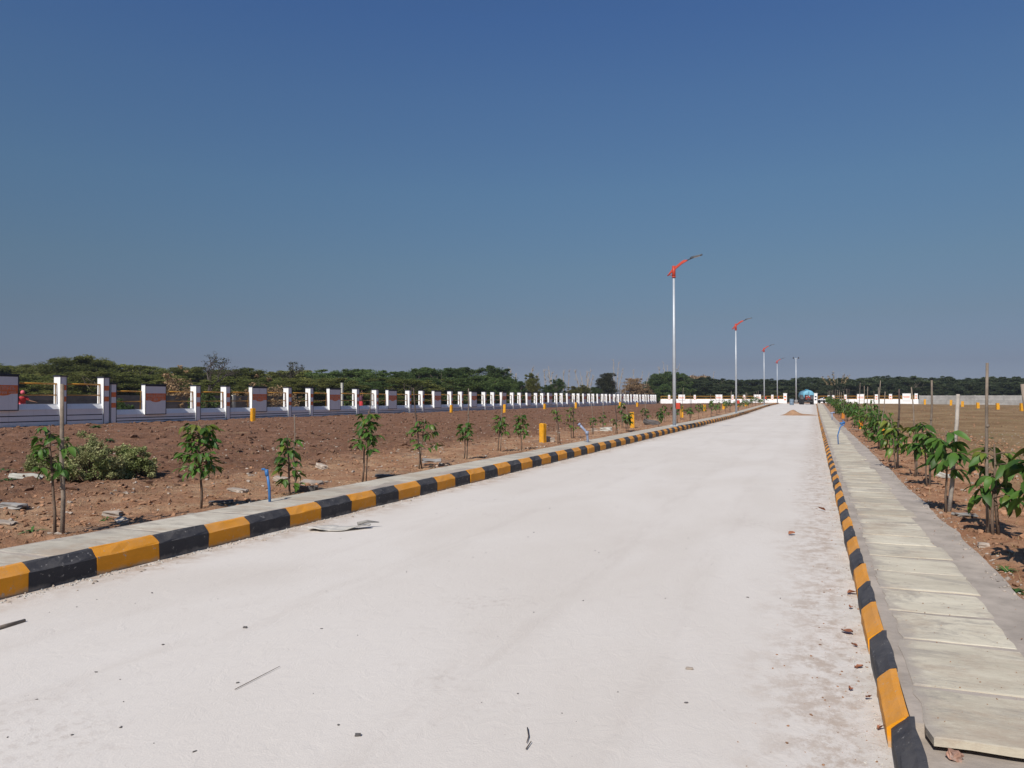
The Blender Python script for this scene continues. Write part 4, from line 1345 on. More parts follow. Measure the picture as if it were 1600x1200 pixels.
for (ub, vb, vt, vl, hw, n, lab, st, yel) in LEFT:
    p = ground_at(ub, vb, lambda x, y: left_z(np.array(x), np.array(y)))
    d = depth(p.x, p.y)
    H = (vb - vt) * d / 1200; z0 = (vb - vl) * d / 1200
    sapling(p.x, p.y, p.z, H, z0, hw * d / 1200, n, lab, GL, 100 + i, d < 21, yel, .145 if d < 10 else .165, False, .017)
    if st:
        q = Vector((p.x + .05, p.y + .04, p.z))
        stake(q, top_at(st[0], st[1], q), st[3], ('dark' if st[2] else 'pale') + ' stake beside the ' + lab.split(',')[0].replace('tied to a tall leaning stake', 'at left').replace('crossed by a dark upright stake', 'fifth from the left').replace(' beside a black stake', '').replace(' with a thin pale stake', ' seventh from the left').replace(' at the foot of a tall black stake', ' near the second marker')[:70], 'wooden stakes of the left row', st[2], i)
    i += 1
rg = random.Random(31)
y = 31.0; k = 0
while y < 128:
    x = -7.0 - (.9 if k % 2 else 0) + rg.uniform(-.15, .15)
    z = float(left_z(np.array(x), np.array(y)))
    H = rg.uniform(.8, 1.35)
    sapling(x, y, z, H, H * .5, rg.uniform(.22, .38), rg.randint(26, 40), 'small far sapling of the left row, ' + landmark(proj_u(x, y), LM_ROW).replace('over', 'by'), GL, 300 + k, False, .12, .2)
    if k % 3 != 2:
        stake((x + .06, y, z), (x + .06 + rg.uniform(-.15, .15), y, z + rg.uniform(1.5, 2.0)), .02, 'far left row stake, ' + landmark(proj_u(x, y), LM_ROW).replace('over', 'by'), 'far stakes of the left row', rg.random() < .4, k)
    y += rg.uniform(2.2, 3.0); k += 1
# right: base u,v ; top, bottom v ; half width ; leaves
RIGHT = [
    (1632, 905, 664, 800, 74, 60, 'sapling cut by the right edge of the picture', (1598, 600, False, .026), .06, False),
    (1551, 834, 684, 790, 60, 56, 'large leafed sapling with two stems and a tall brown stake, nearest whole one at right', (1543, 567, False, .023), .14, True),
    (1478, 800, 664, 728, 38, 40, 'sapling behind the thick pale stake, second whole one at right', (1497, 616, False, .036), .05, False),
    (1449, 760, 652, 710, 28, 40, 'sapling with drooping leaves, third at right', (1456, 594, False, .024), .08, False),
    (1430, 745, 650, 700, 26, 34, 'sapling with pale young leaves behind the third at right', (1424, 605, False, .017), .35, False),
    (1400, 733, 652, 705, 26, 46, 'yellowish green sapling beside the black stake at right', (1405, 608, True, .026), .45, False),
    (1389, 722, 648, 695, 25, 44, 'dark bushy sapling left of the black stake at right', None, .12, False),
    (1372, 704, 645, 685, 22, 46, 'bushy sapling beside the orange marker at right', (1383, 612, False, .02), .12, False),
    (1362, 690, 645, 680, 20, 44, 'bushy sapling left of the orange marker at right', None, .25, False),
    (1350, 684, 640, 672, 19, 44, 'dense sapling right of the curved blue pipe', (1356, 604, False, .02), .12, False),
    (1341, 674, 640, 666, 17, 40, 'sapling in front of the small orange marker at right', None, .12, False)]
i = 0
for (ub, vb, vt, vl, hw, n, lab, st, yel, tw) in RIGHT:
    p = ground_at(ub, vb, lambda x, y: right_z(np.array(x), np.array(y)))
    d = depth(p.x, p.y)
    H = (vb - vt) * d / 1200; z0 = (vb - vl) * d / 1200
    sapling(p.x, p.y, p.z, H, z0, hw * d / 1200, n, lab, GR, 500 + i, d < 22, yel, .20 if i < 4 else .19, tw, .016 if not tw else .018)
    if st:
        q = Vector((p.x + (-.03 if i == 1 else .04), p.y + .06, p.z))
        names = ['stake cut by the right edge of the picture', 'tallest brown stake, behind the large leafed sapling at right', 'thick pale stake leaning beside the second sapling at right', 'grey brown stake of the third sapling at right', 'thin pale stake between the black stake and the third sapling', 'black upright stake in the right sapling row', '', 'pale stake above the orange marker at right', '', 'thin leaning stake right of the curved blue pipe']
        stake(q, top_at(st[0], st[1], q), st[3], names[i], 'wooden stakes of the right row', st[2], 50 + i)
    i += 1
y = 27.0; k = 0
while y < 128:
    x = 1.85 + rg.uniform(-.25, .5)
    z = float(right_z(np.array(x), np.array(y)))
    H = rg.uniform(1.0, 1.5)
    sapling(x, y, z, H, H * .42, rg.uniform(.32, .5), rg.randint(34, 50), (ORD[k] + ' sapling beyond the curved blue pipe, right row') if k < 7 else 'sapling in the far dense part of the right row', GR, 700 + k, False, .15, .21)
    if k % 4 in (0, 3) :
        stake((x + .08, y, z), (x + .08 + rg.uniform(-.15, .15), y, z + rg.uniform(1.7, 2.2)), .022, (ORD[k // 2] + ' stake beyond the curved blue pipe, right row') if k < 9 else 'stake in the far part of the right sapling row', 'far stakes of the right row', rg.random() < .2, 90 + k)
    y += rg.uniform(1.7, 2.3); k += 1

# ================================================================== SHRUBS, WEEDS
for (uu, vb, vt, hw, lab, sd) in [(140, 757, 682, 52, 'dusty green wild bush behind the leftmost sapling', 4), (208, 754, 692, 30, 'smaller pale green wild bush right of the big bush', 5), (62, 748, 700, 16, 'low leafy weed beside the fallen pale post', 6)]:
    p = ground_at(uu, vb - 6, lambda x, y: left_z(np.array(x), np.array(y)))
    d = depth(p.x, p.y)
    shrub(p.x, p.y, p.z - .05, (vb - vt) * d / 1200, hw * d / 1200, lab, MAT['shrub'], sd, .019, 150, 110 if hw > 40 else 80, 'wild_bush', None, .8, 'bush')
def weed(p, n, L, label, seed, mat='weed'):
    rg = np.random.default_rng(seed)
    V, F = [], []
    for i in range(n):
        a = rg.uniform(0, 6.28); l = L * rg.uniform(.6, 1.1); w = L * .09; e = rg.uniform(.25, .9)
        c, s = math.cos(a), math.sin(a)
        b = len(V)
        for t, ww in ((0, .5), (.5, 1), (1, .1)):
            r = l * t; z = l * e * t - l * .55 * t * t
            V += [(r * c - s * w * ww, r * s + c * w * ww, z), (r * c + s * w * ww, r * s - c * w * ww, z)]
        F += [(b, b + 1, b + 3, b + 2), (b + 2, b + 3, b + 5, b + 4)]
    o = link('weed', np_mesh('weed', V, F, [MAT[mat]], True)); o.location = p
    return tag(o, label, 'weed')
for (uu, vb, n, L, lab) in [(49, 832, 12, .16, 'small spiky green weed at the left footpath edge'), (167, 812, 26, .09, 'green tuft among pale rubble by the left footpath'),
                            (8, 737, 30, .2, 'green weed tuft at the left edge of the field'), (12, 752, 26, .16, 'second weed tuft at the left edge, in front'),
                            (170, 690, 40, .28, 'green weed patch behind the wild bush'), (150, 668, 60, .35, 'grassy weed patch at the foot of the white wall')]:
    weed(ground_at(uu, vb, lambda x, y: left_z(np.array(x), np.array(y))), n, L, lab, int(uu))
for (uu, vb, n, L, lab) in [(1572, 893, 34, .10, 'green weed tuft at the right edge beside the cement margin'), (1588, 925, 40, .08, 'low green weed at the right edge, nearest the camera'),
                            (1549, 685, 70, .12, 'green weed behind the tallest stake at right'), (1562, 680, 50, .11, 'green weed right of the tallest stake'),
                            (1440, 838, 14, .04, 'tiny green weed by the right sapling shadow'), (1535, 695, 40, .1, 'small weed left of the tallest stake')]:
    weed(ground_at(uu, vb, lambda x, y: right_z(np.array(x), np.array(y))), n, L, lab, int(uu) + 3)

# ================================================================== MARKER STONES, PIPES
def marker(u, vt, vb, f, label, w=.17, mat='marker', group='painted boundary marker stones'):
    p = ground_at(u, vb, f)
    d = depth(p.x, p.y)
    h = max(.3, (vb - vt) * d / 1200)
    mb = MB()
    rg = random.Random(int(u))
    bm = bmesh.new(); bmesh.ops.create_cube(bm, size=1)
    bmesh.ops.subdivide_edges(bm, edges=list(bm.edges), cuts=2, use_grid_fill=True)
    for v in bm.verts:
        v.co = Vector((v.co.x * w + rg.uniform(-.006, .006), v.co.y * w + rg.uniform(-.006, .006), (v.co.z + .5) * (h + .1) - .1 + rg.uniform(-.008, .008)))
    bmesh.ops.bevel(bm, geom=[e for e in bm.edges if len(e.link_faces) == 2 and e.calc_face_angle() > .9], offset=.012, segments=2, affect='EDGES')
    mb.bm(bm)
    o = mb.build('marker_stone', MAT[mat]); o.location = p; o.rotation_euler = (rg.uniform(-.03, .03), rg.uniform(-.03, .03), rg.uniform(-.3, .3))
    return tag(o, label, 'marker', group)
fl = lambda x, y: left_z(np.array(x), np.array(y))
fr = lambda x, y: right_z(np.array(x), np.array(y))
for (uu, vt, vb, lab, w) in [(848, 662, 691, 'nearest yellow marker stone, in the left sapling row', .17), (988, 644, 668, 'yellow marker stone left of the first lamp post', .19),
                             (69, 642, 664, 'yellow marker stone before the wall behind the leftmost sapling', .2), (395, 638, 657, 'yellow marker stone before the second plaque of the wall', .2),
                             (705, 633, 645, 'yellow marker stone at the wall foot above the sixth sapling', .2), (788, 632, 645, 'yellow marker stone at the wall foot above the seventh sapling', .2),
                             (851, 631, 640, 'small yellow marker stone at the wall foot above the nearest one', .22), (900, 629, 638, 'small yellow marker stone behind the bright bushy sapling', .22),
                             (969, 628, 636, 'far yellow marker stone at the wall foot right of the tall black stake', .25), (996, 629, 636, 'farthest yellow marker stone before the wall end', .25),
                             (1065, 635, 653, 'yellow marker stone just right of the first lamp post', .22), (1101, 632, 642, 'yellow marker stone between the first and second lamp posts', .25),
                             (1131, 631, 640, 'yellow marker stone just left of the second lamp post', .25), (1153, 631, 637, 'orange marker stone just right of the second lamp post', .3), (1166, 631, 636, 'far yellow marker stone right of the second lamp post', .3)]:
    marker(uu, vt, vb, fl, lab, w)
for (uu, vt, vb, lab, w) in [(1486, 625, 633.5, 'yellow marker stone before the grey wall, leftmost of five', .3), (1504, 627, 635.5, 'yellow marker stone before the grey wall, second of five', .3),
                             (1528, 629, 638, 'yellow marker stone before the grey wall, left of the tallest stake', .28), (1559, 630, 640, 'yellow marker stone before the grey wall, right of the tallest stake', .28),
                             (1597, 630, 642, 'yellow marker stone before the grey wall at the picture edge', .3), (1445, 624, 632, 'yellow marker stone where the white end wall meets the grey wall', .3)]:
    marker(uu, vt, vb, fr, lab, w)
marker(1381, 664, 696, fr, 'orange marker stone half hidden by the right sapling row', .17, 'marker_o')
marker(1347, 656, 672, fr, 'smaller orange marker stone farther along the right sapling row', .2, 'marker_o')
marker(1317, 645, 655, fr, 'far orange marker stone at the right sapling row', .2, 'marker_o')

def pipe(name, pts, r, mat, label, extras=()):
    mb = MB(); mb.tube(pts, r, 8)
    o = mb.build(name, mat, None)
    tag(o, label, 'pipe')
    for nm, e, rr in extras:
        q = MB(); q.tube(e, rr, 8); q.build(nm, mat, o)
    return o
p = ground_at(422, 786, lambda x, y: .2); t = top_at(418, 737, p)
pipe('water_pipe', [p - Vector((0, 0, .1)), p.lerp(t, .5) + Vector((.01, 0, 0)), t], .017, MAT['pipe'], 'upright blue water pipe at the left footpath edge', [('end_cap', [t - Vector((.0, 0, .05)), t + Vector((-.01, 0, .03))], .024), ('tap_spout', [t + Vector((0, 0, .0)), t + Vector((-.03, -.02, .035)), t + Vector((-.055, -.03, .03))], .015)])
p = ground_at(919, 692, lambda x, y: .2); m = top_at(917, 676, p); t = top_at(904, 662, p)
pipe('water_pipe', [p - Vector((0, 0, .1)), p.lerp(m, .6), m, m.lerp(t, .3), t], .035, MAT['pipe_grey'], 'bent grey blue pipe leaning left at the left footpath', [('coupling', [m.lerp(p, .2), m.lerp(p, -.15)], .05), ('end_cap', [t.lerp(m, .15), t], .048)])
p = ground_at(1310, 694, lambda x, y: .14)
c1, c2, c3 = top_at(1308.5, 680, p), top_at(1312, 668, p), top_at(1317, 661, p)
pipe('water_pipe', [p - Vector((0, 0, .1)), c1, c2, c3], .016, MAT['pipe'], 'curved blue water pipe beside the right footpath slabs', [('valve', [top_at(1312, 662, p), top_at(1319.5, 660, p)], .032), ('hose_loop', [top_at(1313, 666, p), top_at(1318, 664, p), top_at(1320, 660, p), top_at(1316, 657, p)], .014)])
p = ground_at(1300, 656, lambda x, y: .14); t = top_at(1300, 645, p)
pipe('water_pipe', [p - Vector((0, 0, .1)), t], .035, MAT['pipe_grey'], 'short dark blue pipe with a valve farther along the right footpath', [('valve', [top_at(1297.5, 645.5, p), top_at(1304, 644.5, p)], .05)])

# ================================================================== RUBBLE, SAND, LITTER
def chunk(p, sx, sy, sz, rot, mat, label, name='broken_slab', cat='rubble', seed=1, group='broken slabs and rubble beside the left footpath'):
    rg = random.Random(seed)
    bm = bmesh.new(); bmesh.ops.create_cube(bm, size=1)
    bmesh.ops.subdivide_edges(bm, edges=list(bm.edges), cuts=2, use_grid_fill=True)
    for v in bm.verts:
        k = 1 - .3 * rg.random()
        v.co = Vector((v.co.x * sx * k, v.co.y * sy * (1 - .35 * rg.random()), v.co.z * sz * (1 - .5 * rg.random())))
    mb = MB(); mb.bm(bm)
    o = mb.build(name, mat); o.location = p; o.rotation_euler = rot
    return tag(o, label, cat, group)
for (uu, vb, sx, sy, sz, rot, m, lab) in [
        (40, 748, .55, .12, .10, (0, .05, .35), 'pale_post', 'short pale concrete post lying left of the wild bush'),
        (8, 818, .22, .12, .03, (.1, .1, .3), 'stone', 'white broken board at the left edge of the field'),
        (20, 793, .36, .2, .06, (0, .05, .2), 'stone_grey', 'grey cement lump at the left edge of the field'),
        (176, 806, .20, .14, .06, (.1, .1, .5), 'stone', 'pale rubble by the green tuft'),
        (190, 818, .20, .12, .07, (.2, .1, -.4), 'stone', 'pale crumpled rubble nearest the left footpath'),
        (345, 786, .34, .08, .04, (.05, -.05, .5), 'stone_dark', 'dark slab edge right of the bushy sapling'),
        (372, 768, .30, .18, .05, (0, .1, .2), 'stone', 'pale flat stone behind the dark slab'),
        (393, 747, .14, .10, .07, (0, .1, .9), 'stone', 'small white stone in the red soil'),
        (478, 770, .36, .08, .13, (.3, 0, .35), 'stone_dark', 'dark leaning slab right of the blue pipe sapling'),
        (438, 752, .24, .16, .09, (.1, .2, .1), 'stone', 'white stone behind the blue pipe'),
        (486, 757, .38, .24, .07, (.1, .1, .3), 'stone', 'pale rubble heap behind the dark leaning slab'),
        (503, 732, .34, .14, .10, (.0, .15, -.5), 'stone', 'whitish broken stone mid field'),
        (600, 745, .36, .14, .05, (.05, .05, .4), 'stone_dark', 'dark flat slab right of the full dark sapling'),
        (675, 724, .45, .25, .10, (.2, .0, .6), 'stone_grey', 'grey broken slab right of the fifth sapling'),
        (947, 674, .55, .28, .22, (.05, 0, .1), 'pale_post', 'pale concrete block near the bent grey pipe'),
        (930, 675, .30, .25, .18, (.05, .2, .5), 'stone', 'white rubble left of the pale block'),
        (1018, 664, .9, .4, .30, (.1, .2, .3), 'stone_dark', 'dark rubble mound left of the first lamp post'),
        (860, 690, .28, .2, .18, (.1, .1, .5), 'stone', 'pale stone right of the near yellow marker')]:
    p = ground_at(uu, vb, fl)
    chunk(p + Vector((0, 0, sz * .4)), sx, sy, sz, rot, MAT[m], lab, seed=int(uu))
for (uu, vb, sx, sy, sz, rot, m, lab) in [(1479, 747, .34, .12, .09, (0, .2, -.6), 'pale_post', 'pale broken post behind the thick stake at right'),
                                          (1590, 783, .4, .12, .05, (0, .1, -.3), 'stone', 'pale strip of rubble at the right edge'),
                                          (1508, 806, .3, .12, .04, (0, .05, .5), 'stone_grey', 'grey slab behind the nearest sapling shadow'),
                                          (1345, 672, .9, .35, .05, (0, .02, 0), 'stone', 'pale slab off the right footpath by the curved pipe'),
                                          (1537, 855, .10, .08, .05, (0, 0, 0), 'stone', 'small pale stone in front of the nearest sapling at right')]:
    p = ground_at(uu, vb, fr)
    chunk(p + Vector((0, 0, sz * .4)), sx, sy, sz, rot, MAT[m], lab, seed=int(uu), group='rubble beside the right saplings')

def rubble_field(name, n, xr, yr, zf, smin, smax, mat, seed, bias=1.6, sink=.3, where=None):
    rg = np.random.default_rng(seed)
    y = yr[0] + (yr[1] - yr[0]) * rg.random(n) ** bias
    x = rg.uniform(xr[0], xr[1], n)
    if where is not None:
        k = where(x, y); x, y = x[k], y[k]
    s = smin + (smax - smin) * rg.random(len(x)) ** 3
    z = zf(x, y) + s * sink
    o = rocks(name, np.stack([x, y, z], 1), s, mat, seed=seed)
    return tag(o, kind='stuff')
rubble_field('soil_clods', 12000, (-29.7, -9.2), (5, 75), left_z, .012, .085, MAT['clod'], 41, 1.5)
rubble_field('pebbles', 2600, (-29, -9), (6, 70), left_z, .008, .04, MAT['stone'], 54, 1.4)
rubble_field('soil_clods', 8000, (-10.5, -6.55), (4, 55), left_z, .006, .035, MAT['clod_r'], 42, 1.6)
rubble_field('pebbles', 3200, (-14, -6.55), (4, 60), left_z, .006, .035, MAT['stone'], 43, 1.5)
rubble_field('soil_clods', 6000, (1.4, 5.5), (4, 40), right_z, .006, .05, MAT['clod_r'], 44, 1.5)
rubble_field('pebbles', 2000, (1.4, 9), (4, 40), right_z, .006, .04, MAT['stone'], 45, 1.5)
rubble_field('soil_clods', 2600, (5, 40), (20, 110), right_z, .02, .06, MAT['clod_r'], 46, 1.2)
# crumbs of mortar and earth swept along the kerbs
rubble_field('kerb_crumbs', 2600, (KL + .004, KL + .30), (3, 60), road_z, .004, .018, MAT['stone'], 47, 1.6, where=lambda x, y: np.random.default_rng(1).random(len(x)) < np.exp(-(x - KL) * 9))
rubble_field('kerb_crumbs', 3600, (KR - .65, KR - .004), (2.4, 50), road_z, .0015, .008, MAT['clod_r'], 48, 1.9, where=lambda x, y: np.random.default_rng(2).random(len(x)) < np.exp(-(KR - x) * 5))
rubble_field('kerb_crumbs', 1500, (KR - .12, KR - .004), (2.4, 60), road_z, .002, .008, MAT['sheet'], 49, 1.9)
rubble_field('kerb_crumbs', 2600, (KL + .002, KL + .12), (3, 50), road_z, .003, .013, MAT['sheet'], 52, 1.7)
rubble_field('path_edge_gravel', 2600, (1.24, 1.50), (4, 45), lambda x, y: np.where(x < 1.33, .132 + rz(y), right_z(x, y)), .002, .014, MAT['mortar'], 53, 1.6)
rubble_field('road_grit', 420, (-5.2, -.1), (2.0, 40), road_z, .002, .009, MAT['stone_dark'], 50, 1.7, .2)
rubble_field('path_grit', 900, (.42, 1.3), (3.7, 25), lambda x, y: .137 + rz(y), .001, .005, MAT['clod_r'], 51, 1.5, .2)
# dry straw over both fields
def straw(name, n, xr, yr, zf, L, seed, bias=1.4, where=None):
    rg = np.random.default_rng(seed)
    y = yr[0] + (yr[1] - yr[0]) * rg.random(n) ** bias; x = rg.uniform(xr[0], xr[1], n)
    if where is not None:
        k = where(x, y); x, y = x[k], y[k]
    n = len(x)
    P = np.stack([x, y, zf(x, y) - .004], 1)
    a = rg.uniform(0, 6.28, n); l = L * rg.uniform(.4, 1.3, n); e = rg.uniform(.05, .9, n)
    D = np.stack([np.cos(a) * np.cos(e), np.sin(a) * np.cos(e), np.sin(e)], 1) * l[:, None]
    W = np.stack([-np.sin(a), np.cos(a), np.zeros(n)], 1) * (L * .035)
    V = np.stack([P - W, P + W, P + D], 1).reshape(-1, 3)
    return tag(link(name, np_mesh(name, V, np.arange(n * 3).reshape(n, 3), [MAT['straw']])), kind='stuff')
straw('dry_grass', 26000, (-16, -6.5), (4, 60), left_z, .10, 61, 1.4, lambda x, y: fbm(x * .7, y * .7, 3) > .5)
straw('dry_grass', 60000, (2.2, 45), (8, 120), right_z, .14, 62, 1.3, lambda x, y: fbm(x * .5, y * .5, 3) > .44)
straw('dry_grass', 6000, (1.4, 5), (5, 20), right_z, .09, 63, 1.2)

# heap of brown sand across the far road
def heap(cx, cy, L, W, H, label):
    xs = np.linspace(-L, L, 60); ys_ = np.linspace(-W, W, 30)
    X, Y = np.meshgrid(xs, ys_)
    r = np.sqrt((X / L) ** 2 + (Y / W) ** 2)
    core = np.exp(-((X + .25 * L) / (.30 * L)) ** 2 - (Y / (.45 * W)) ** 2)
    tail = .22 * np.exp(-((X - .35 * L) / (.42 * L)) ** 2 - (Y / (.5 * W)) ** 2)
    Z = H * (core + tail) * (1 - sstep(.8, 1.0, r)) + .10 * (fbm(X * 3 + 5, Y * 3, 3) - .5) * (core + tail) - .02 + 0.03 * (1 - sstep(.6, 1, r))
    V = np.stack([X + cx, Y + cy, Z + float(rz(cy))], -1).reshape(-1, 3)
    I = np.arange(60 * 30).reshape(30, 60)
    F = np.stack([I[:-1, :-1], I[:-1, 1:], I[1:, 1:], I[1:, :-1]], -1).reshape(-1, 4)
    return tag(link('sand_heap', np_mesh('sand_heap', V, F, [MAT['sand']], True)), label, 'sand heap')
p = on_plane(1247, 650, float(rz(62)))
heap(p.x, p.y + .9, 1.75, 1.0, .42, 'low heap of brown sand across the road before the tractor')

# torn sheet on the road by the left kerb
def torn_sheet():
    p = on_plane(525, 829, 0)
    rg = random.Random(2)
    nx_, ny_ = 26, 10
    V = []
    for j in range(ny_ + 1):
        for i in range(nx_ + 1):
            s, t = i / nx_, j / ny_
            w = .17 * (1 - .55 * max(0, s - .55) / .45) * (.55 + .45 * min(1, s * 5))
            x = .92 * s - .46 + .02 * math.sin(t * 9 + s * 14)
            y = (t - .5) * 2 * w + .16 * max(0, s - .62) * 2 + .015 * math.sin(s * 22)
            lift = .018 + .012 * math.sin(s * 7.5 + 1) * (1 - t) + .05 * max(0, s - .6) * (1 - abs(t - .5)) + .010 * math.sin(t * 5 + s * 9)
            V.append((x, y, max(.008, lift)))
    F = [(j * (nx_ + 1) + i, j * (nx_ + 1) + i + 1, (j + 1) * (nx_ + 1) + i + 1, (j + 1) * (nx_ + 1) + i) for j in range(ny_) for i in range(nx_)]
    me = np_mesh('torn_sheet', V, F, [MAT['sheet']], True)
    o = link('torn_sheet', me)
    s = o.modifiers.new('thick', 'SOLIDIFY'); s.thickness = .014; s.offset = -1
    o.location = (p.x, p.y + .05, .014); o.rotation_euler = (0, 0, R(27))
    o.scale = (.74, .74, .8)
    tag(o, 'flat torn pale sheet lying on the road by the left kerb', 'sheet')
    q = MB(); q.tube([(.28, .10, .05), (.42, .16, .075), (.60, .22, .05)], [.03, .022, .006], 6)
    q.build('torn_strip', MAT['stone_grey'], o)
torn_sheet()
def stick(u0, v0, u1, v1, r, label, bend=.0, twig=None):
    a, b = on_plane(u0, v0, .008), on_plane(u1, v1, .008)
    m = a.lerp(b, .5) + Vector((bend, -bend, 0))
    mb = MB(); mb.tube([a, m, b], [r, r * .9, r * .6], 6)
    if twig:
        mb.tube([on_plane(*twig[0], .008), on_plane(*twig[1], .01)], [r, r * .6], 5)
    return tag(mb.build('stick', MAT['stake'] if r > .01 else MAT['stake_dark']), label, 'stick')
stick(-30, 990, 39, 969, .016, 'thick grey stick at the left picture edge on the road')
stick(367, 1077, 437, 1041, .002, 'long thin straight twig on the road')
stick(824, 1137, 823, 1160, .003, 'tiny curved twig with a fork on the near road', .012, ((822, 1170), (830, 1158)))
def dry_leaf(u, v, s, seed, label):
    rg = random.Random(seed)
    p = on_plane(u, v, .01)
    gv, gf = leaf_geo(seed, .9, s, s * .6)
    gv = gv.copy(); gv[:, 2] = np.abs(gv[:, 2]) * .5 + gv[:, 0] ** 2 * 6 / s * .3
    o = link('dry_leaf', np_mesh('dry_leaf', gv, gf, [MAT['dry_leaf']], True)); o.location = (p.x, p.y, .012); o.rotation_euler = (rg.uniform(-.3, .3), rg.uniform(-.4, .4), rg.uniform(0, 6))
    return tag(o, label, 'dry leaf', 'dry leaves on the road by the right kerb')
for (uu, vv, s, lab) in [(1315, 985, .10, 'large curled brown leaf by the right kerb'), (1349, 1041, .06, 'small brown leaf touching the right kerb, nearest'), (1340, 1010, .05, 'thin brown leaf between two larger ones at the kerb'),
                         (1324, 927, .09, 'dark brown leaf strip at the kerb behind the large leaf'), (1330, 948, .05, 'small dark leaf in the angle of the right kerb'), (1232, 835, .10, 'brown leaf out on the road left of the kerb dust'),
                         (1360, 1090, .05, 'brown crumb leaf low beside the yellow block'), (1372, 1140, .045, 'tiny brown leaf beside the nearest yellow block'), (1290, 798, .12, 'brown leaf farther along the kerb dust'), (1330, 1075, .04, 'pale grey leaf scrap on the near road')]:
    dry_leaf(uu, vv, s, int(uu), lab)
p = on_plane(1492, 1186, .08)
chunk(p + Vector((0, 0, .015)), .055, .045, .04, (.1, .3, .5), MAT['pink_stone'], 'reddish brown stone under the broken slab edge at lower right', 'stone', 'stone', 6, None)
p = on_plane(559, 1148, .006); chunk(p, .03, .018, .012, (.1, .0, .5), MAT['stone_dark'], 'small dark stone chip on the near road', 'stone', 'stone', 8, None)
p = on_plane(383, 980, .006); chunk(p, .03, .016, .012, (.1, .0, .2), MAT['stone_dark'], 'dark stone chip on the road towards the left', 'stone', 'stone', 9, None)
p = on_plane(1077, 1044, .006); chunk(p, .045, .03, .008, (.0, .0, .2), MAT['stone'], 'flat grey cement splash chip on the near road', 'stone', 'stone', 10, None)

# ================================================================== TRACTOR, TANKER, DRUM, MOTORCYCLE
def wheel(parent, c, r, w, rim=.55):
    mb = MB()
    mb.lathe([(r * .62, -w / 2), (r * .93, -w / 2), (r, -w / 2 + .04), (r, w / 2 - .04), (r * .93, w / 2), (r * .62, w / 2)], 20, 0, c, 'X')
    for k in range(18):
        a = 2 * math.pi * k / 18
        p = Vector((c[0], c[1] + math.cos(a) * r, c[2] + math.sin(a) * r))
        mb.box(p.x - w / 2 + .02, p.x + w / 2 - .02, p.y - .025, p.y + .025, p.z - .025, p.z + .025, 0)
    o = mb.build('wheel', MAT['rubber'], parent)
    q = MB(); q.lathe([(r * .60, -w * .35), (r * rim, -w * .25), (r * .2, -w * .30), (r * .2, w * .30), (r * rim, w * .25), (r * .60, w * .35)], 16, 0, c, 'X')
    q.build('rim', MAT['rim'], o)
VY = 132.0
vx = at_depth(1261, 122)[0]
vehz = float(rz(VY))
TR = R(7)
tr = empty('tractor', (vx, 130.5, vehz), TR, 'old red tractor facing the camera in front of the blue tank', 'tractor')
mb = MB()
mb.bbox(-.33, .33, -1.5, .1, .78, 1.38, .07); mb.build('bonnet', MAT['tractor'], tr)
mb = MB(); mb.box(-.2, .2, -1.53, -1.498, .82, 1.05); mb.build('grille', MAT['steel_dark'], tr)
for s in (-1, 1):
    q = MB(); q.lathe([(.085, -.03), (.085, .02), (.06, .03)], 12, 0, (s * .2, -1.54, 1.28), 'Y'); q.build('headlight', MAT['lens'], tr)
mb = MB(); mb.box(-.22, .22, -1.35, 1.2, .5, .79); mb.box(-.70, .70, -1.28, -1.12, .42, .54); mb.build('chassis', MAT['steel_dark'], tr)
wheel(tr, (-.72, -1.2, .39), .38, .20); wheel(tr, (.72, -1.2, .39), .38, .20)
wheel(tr, (-.78, .75, .70), .69, .38); wheel(tr, (.78, .75, .70), .69, .38)
for s in (-1, 1):
    q = MB()
    v = []
    for k in range(9):
        a = math.pi * (.05 + .75 * k / 8)
        yy, zz = .75 - math.cos(a) * .78, .70 + math.sin(a) * .78
        v += [(s * .56, yy, zz), (s * .98, yy, zz), (s * .98, yy + .0, zz + .03), (s * .56, yy, zz + .03)]
    f = []
    for k in range(8): f += [(4 * k + j, 4 * k + (j + 1) % 4, 4 * k + 4 + (j + 1) % 4, 4 * k + 4 + j) for j in range(4)]
    q.add(v, f + [(0, 1, 2, 3), (32, 33, 34, 35)]); q.build('mudguard', MAT['steel_dark'], tr)
mb = MB(); mb.bbox(-.24, .24, .62, 1.02, 1.12, 1.2, .03); mb.bbox(-.24, .24, .98, 1.06, 1.18, 1.55, .03); mb.build('seat', MAT['seat'], tr)
mb = MB(); mb.tube([(0, .1, 1.2), (0, .35, 1.55)], .03, 6)
mb.tube([(math.cos(a) * .2, .35 + math.sin(a) * .10, 1.55 + math.sin(a) * .16) for a in np.linspace(0, 6.283, 13)], .018, 6); mb.build('steering_wheel', MAT['steel_dark'], tr)
mb = MB(); mb.tube([(.2, -.6, 1.35), (.2, -.6, 2.05)], .045, 8); mb.build('exhaust', MAT['steel_dark'], tr)
tk = empty('water_tanker', (vx - .15, 133.6, vehz), R(12), 'sky blue water tank trailer behind the red tractor', 'trailer')
mb = MB(); mb.lathe([(.3, -1.98), (.85, -1.93), (1.0, -1.85), (1.0, 1.85), (.85, 1.93), (.3, 1.98)], 28, 0, (0, 0, 1.52), 'Y', .84, .76); mb.build('tank', MAT['tank'], tk)
mb = MB(); mb.lathe([(.28, 0), (.28, .16), (.32, .16), (.32, .2)], 14, 0, (0, -.4, 2.24), 'Z'); mb.build('hatch', MAT['tank'], tk)
for yy in (-1.1, 0.0, 1.1):
    q = MB(); q.lathe([(1.015, -.03), (1.03, -.03), (1.03, .03), (1.015, .03)], 28, 0, (0, yy, 1.52), 'Y', .84, .76); q.build('band', MAT['steel_dark'], tk)
mb = MB()
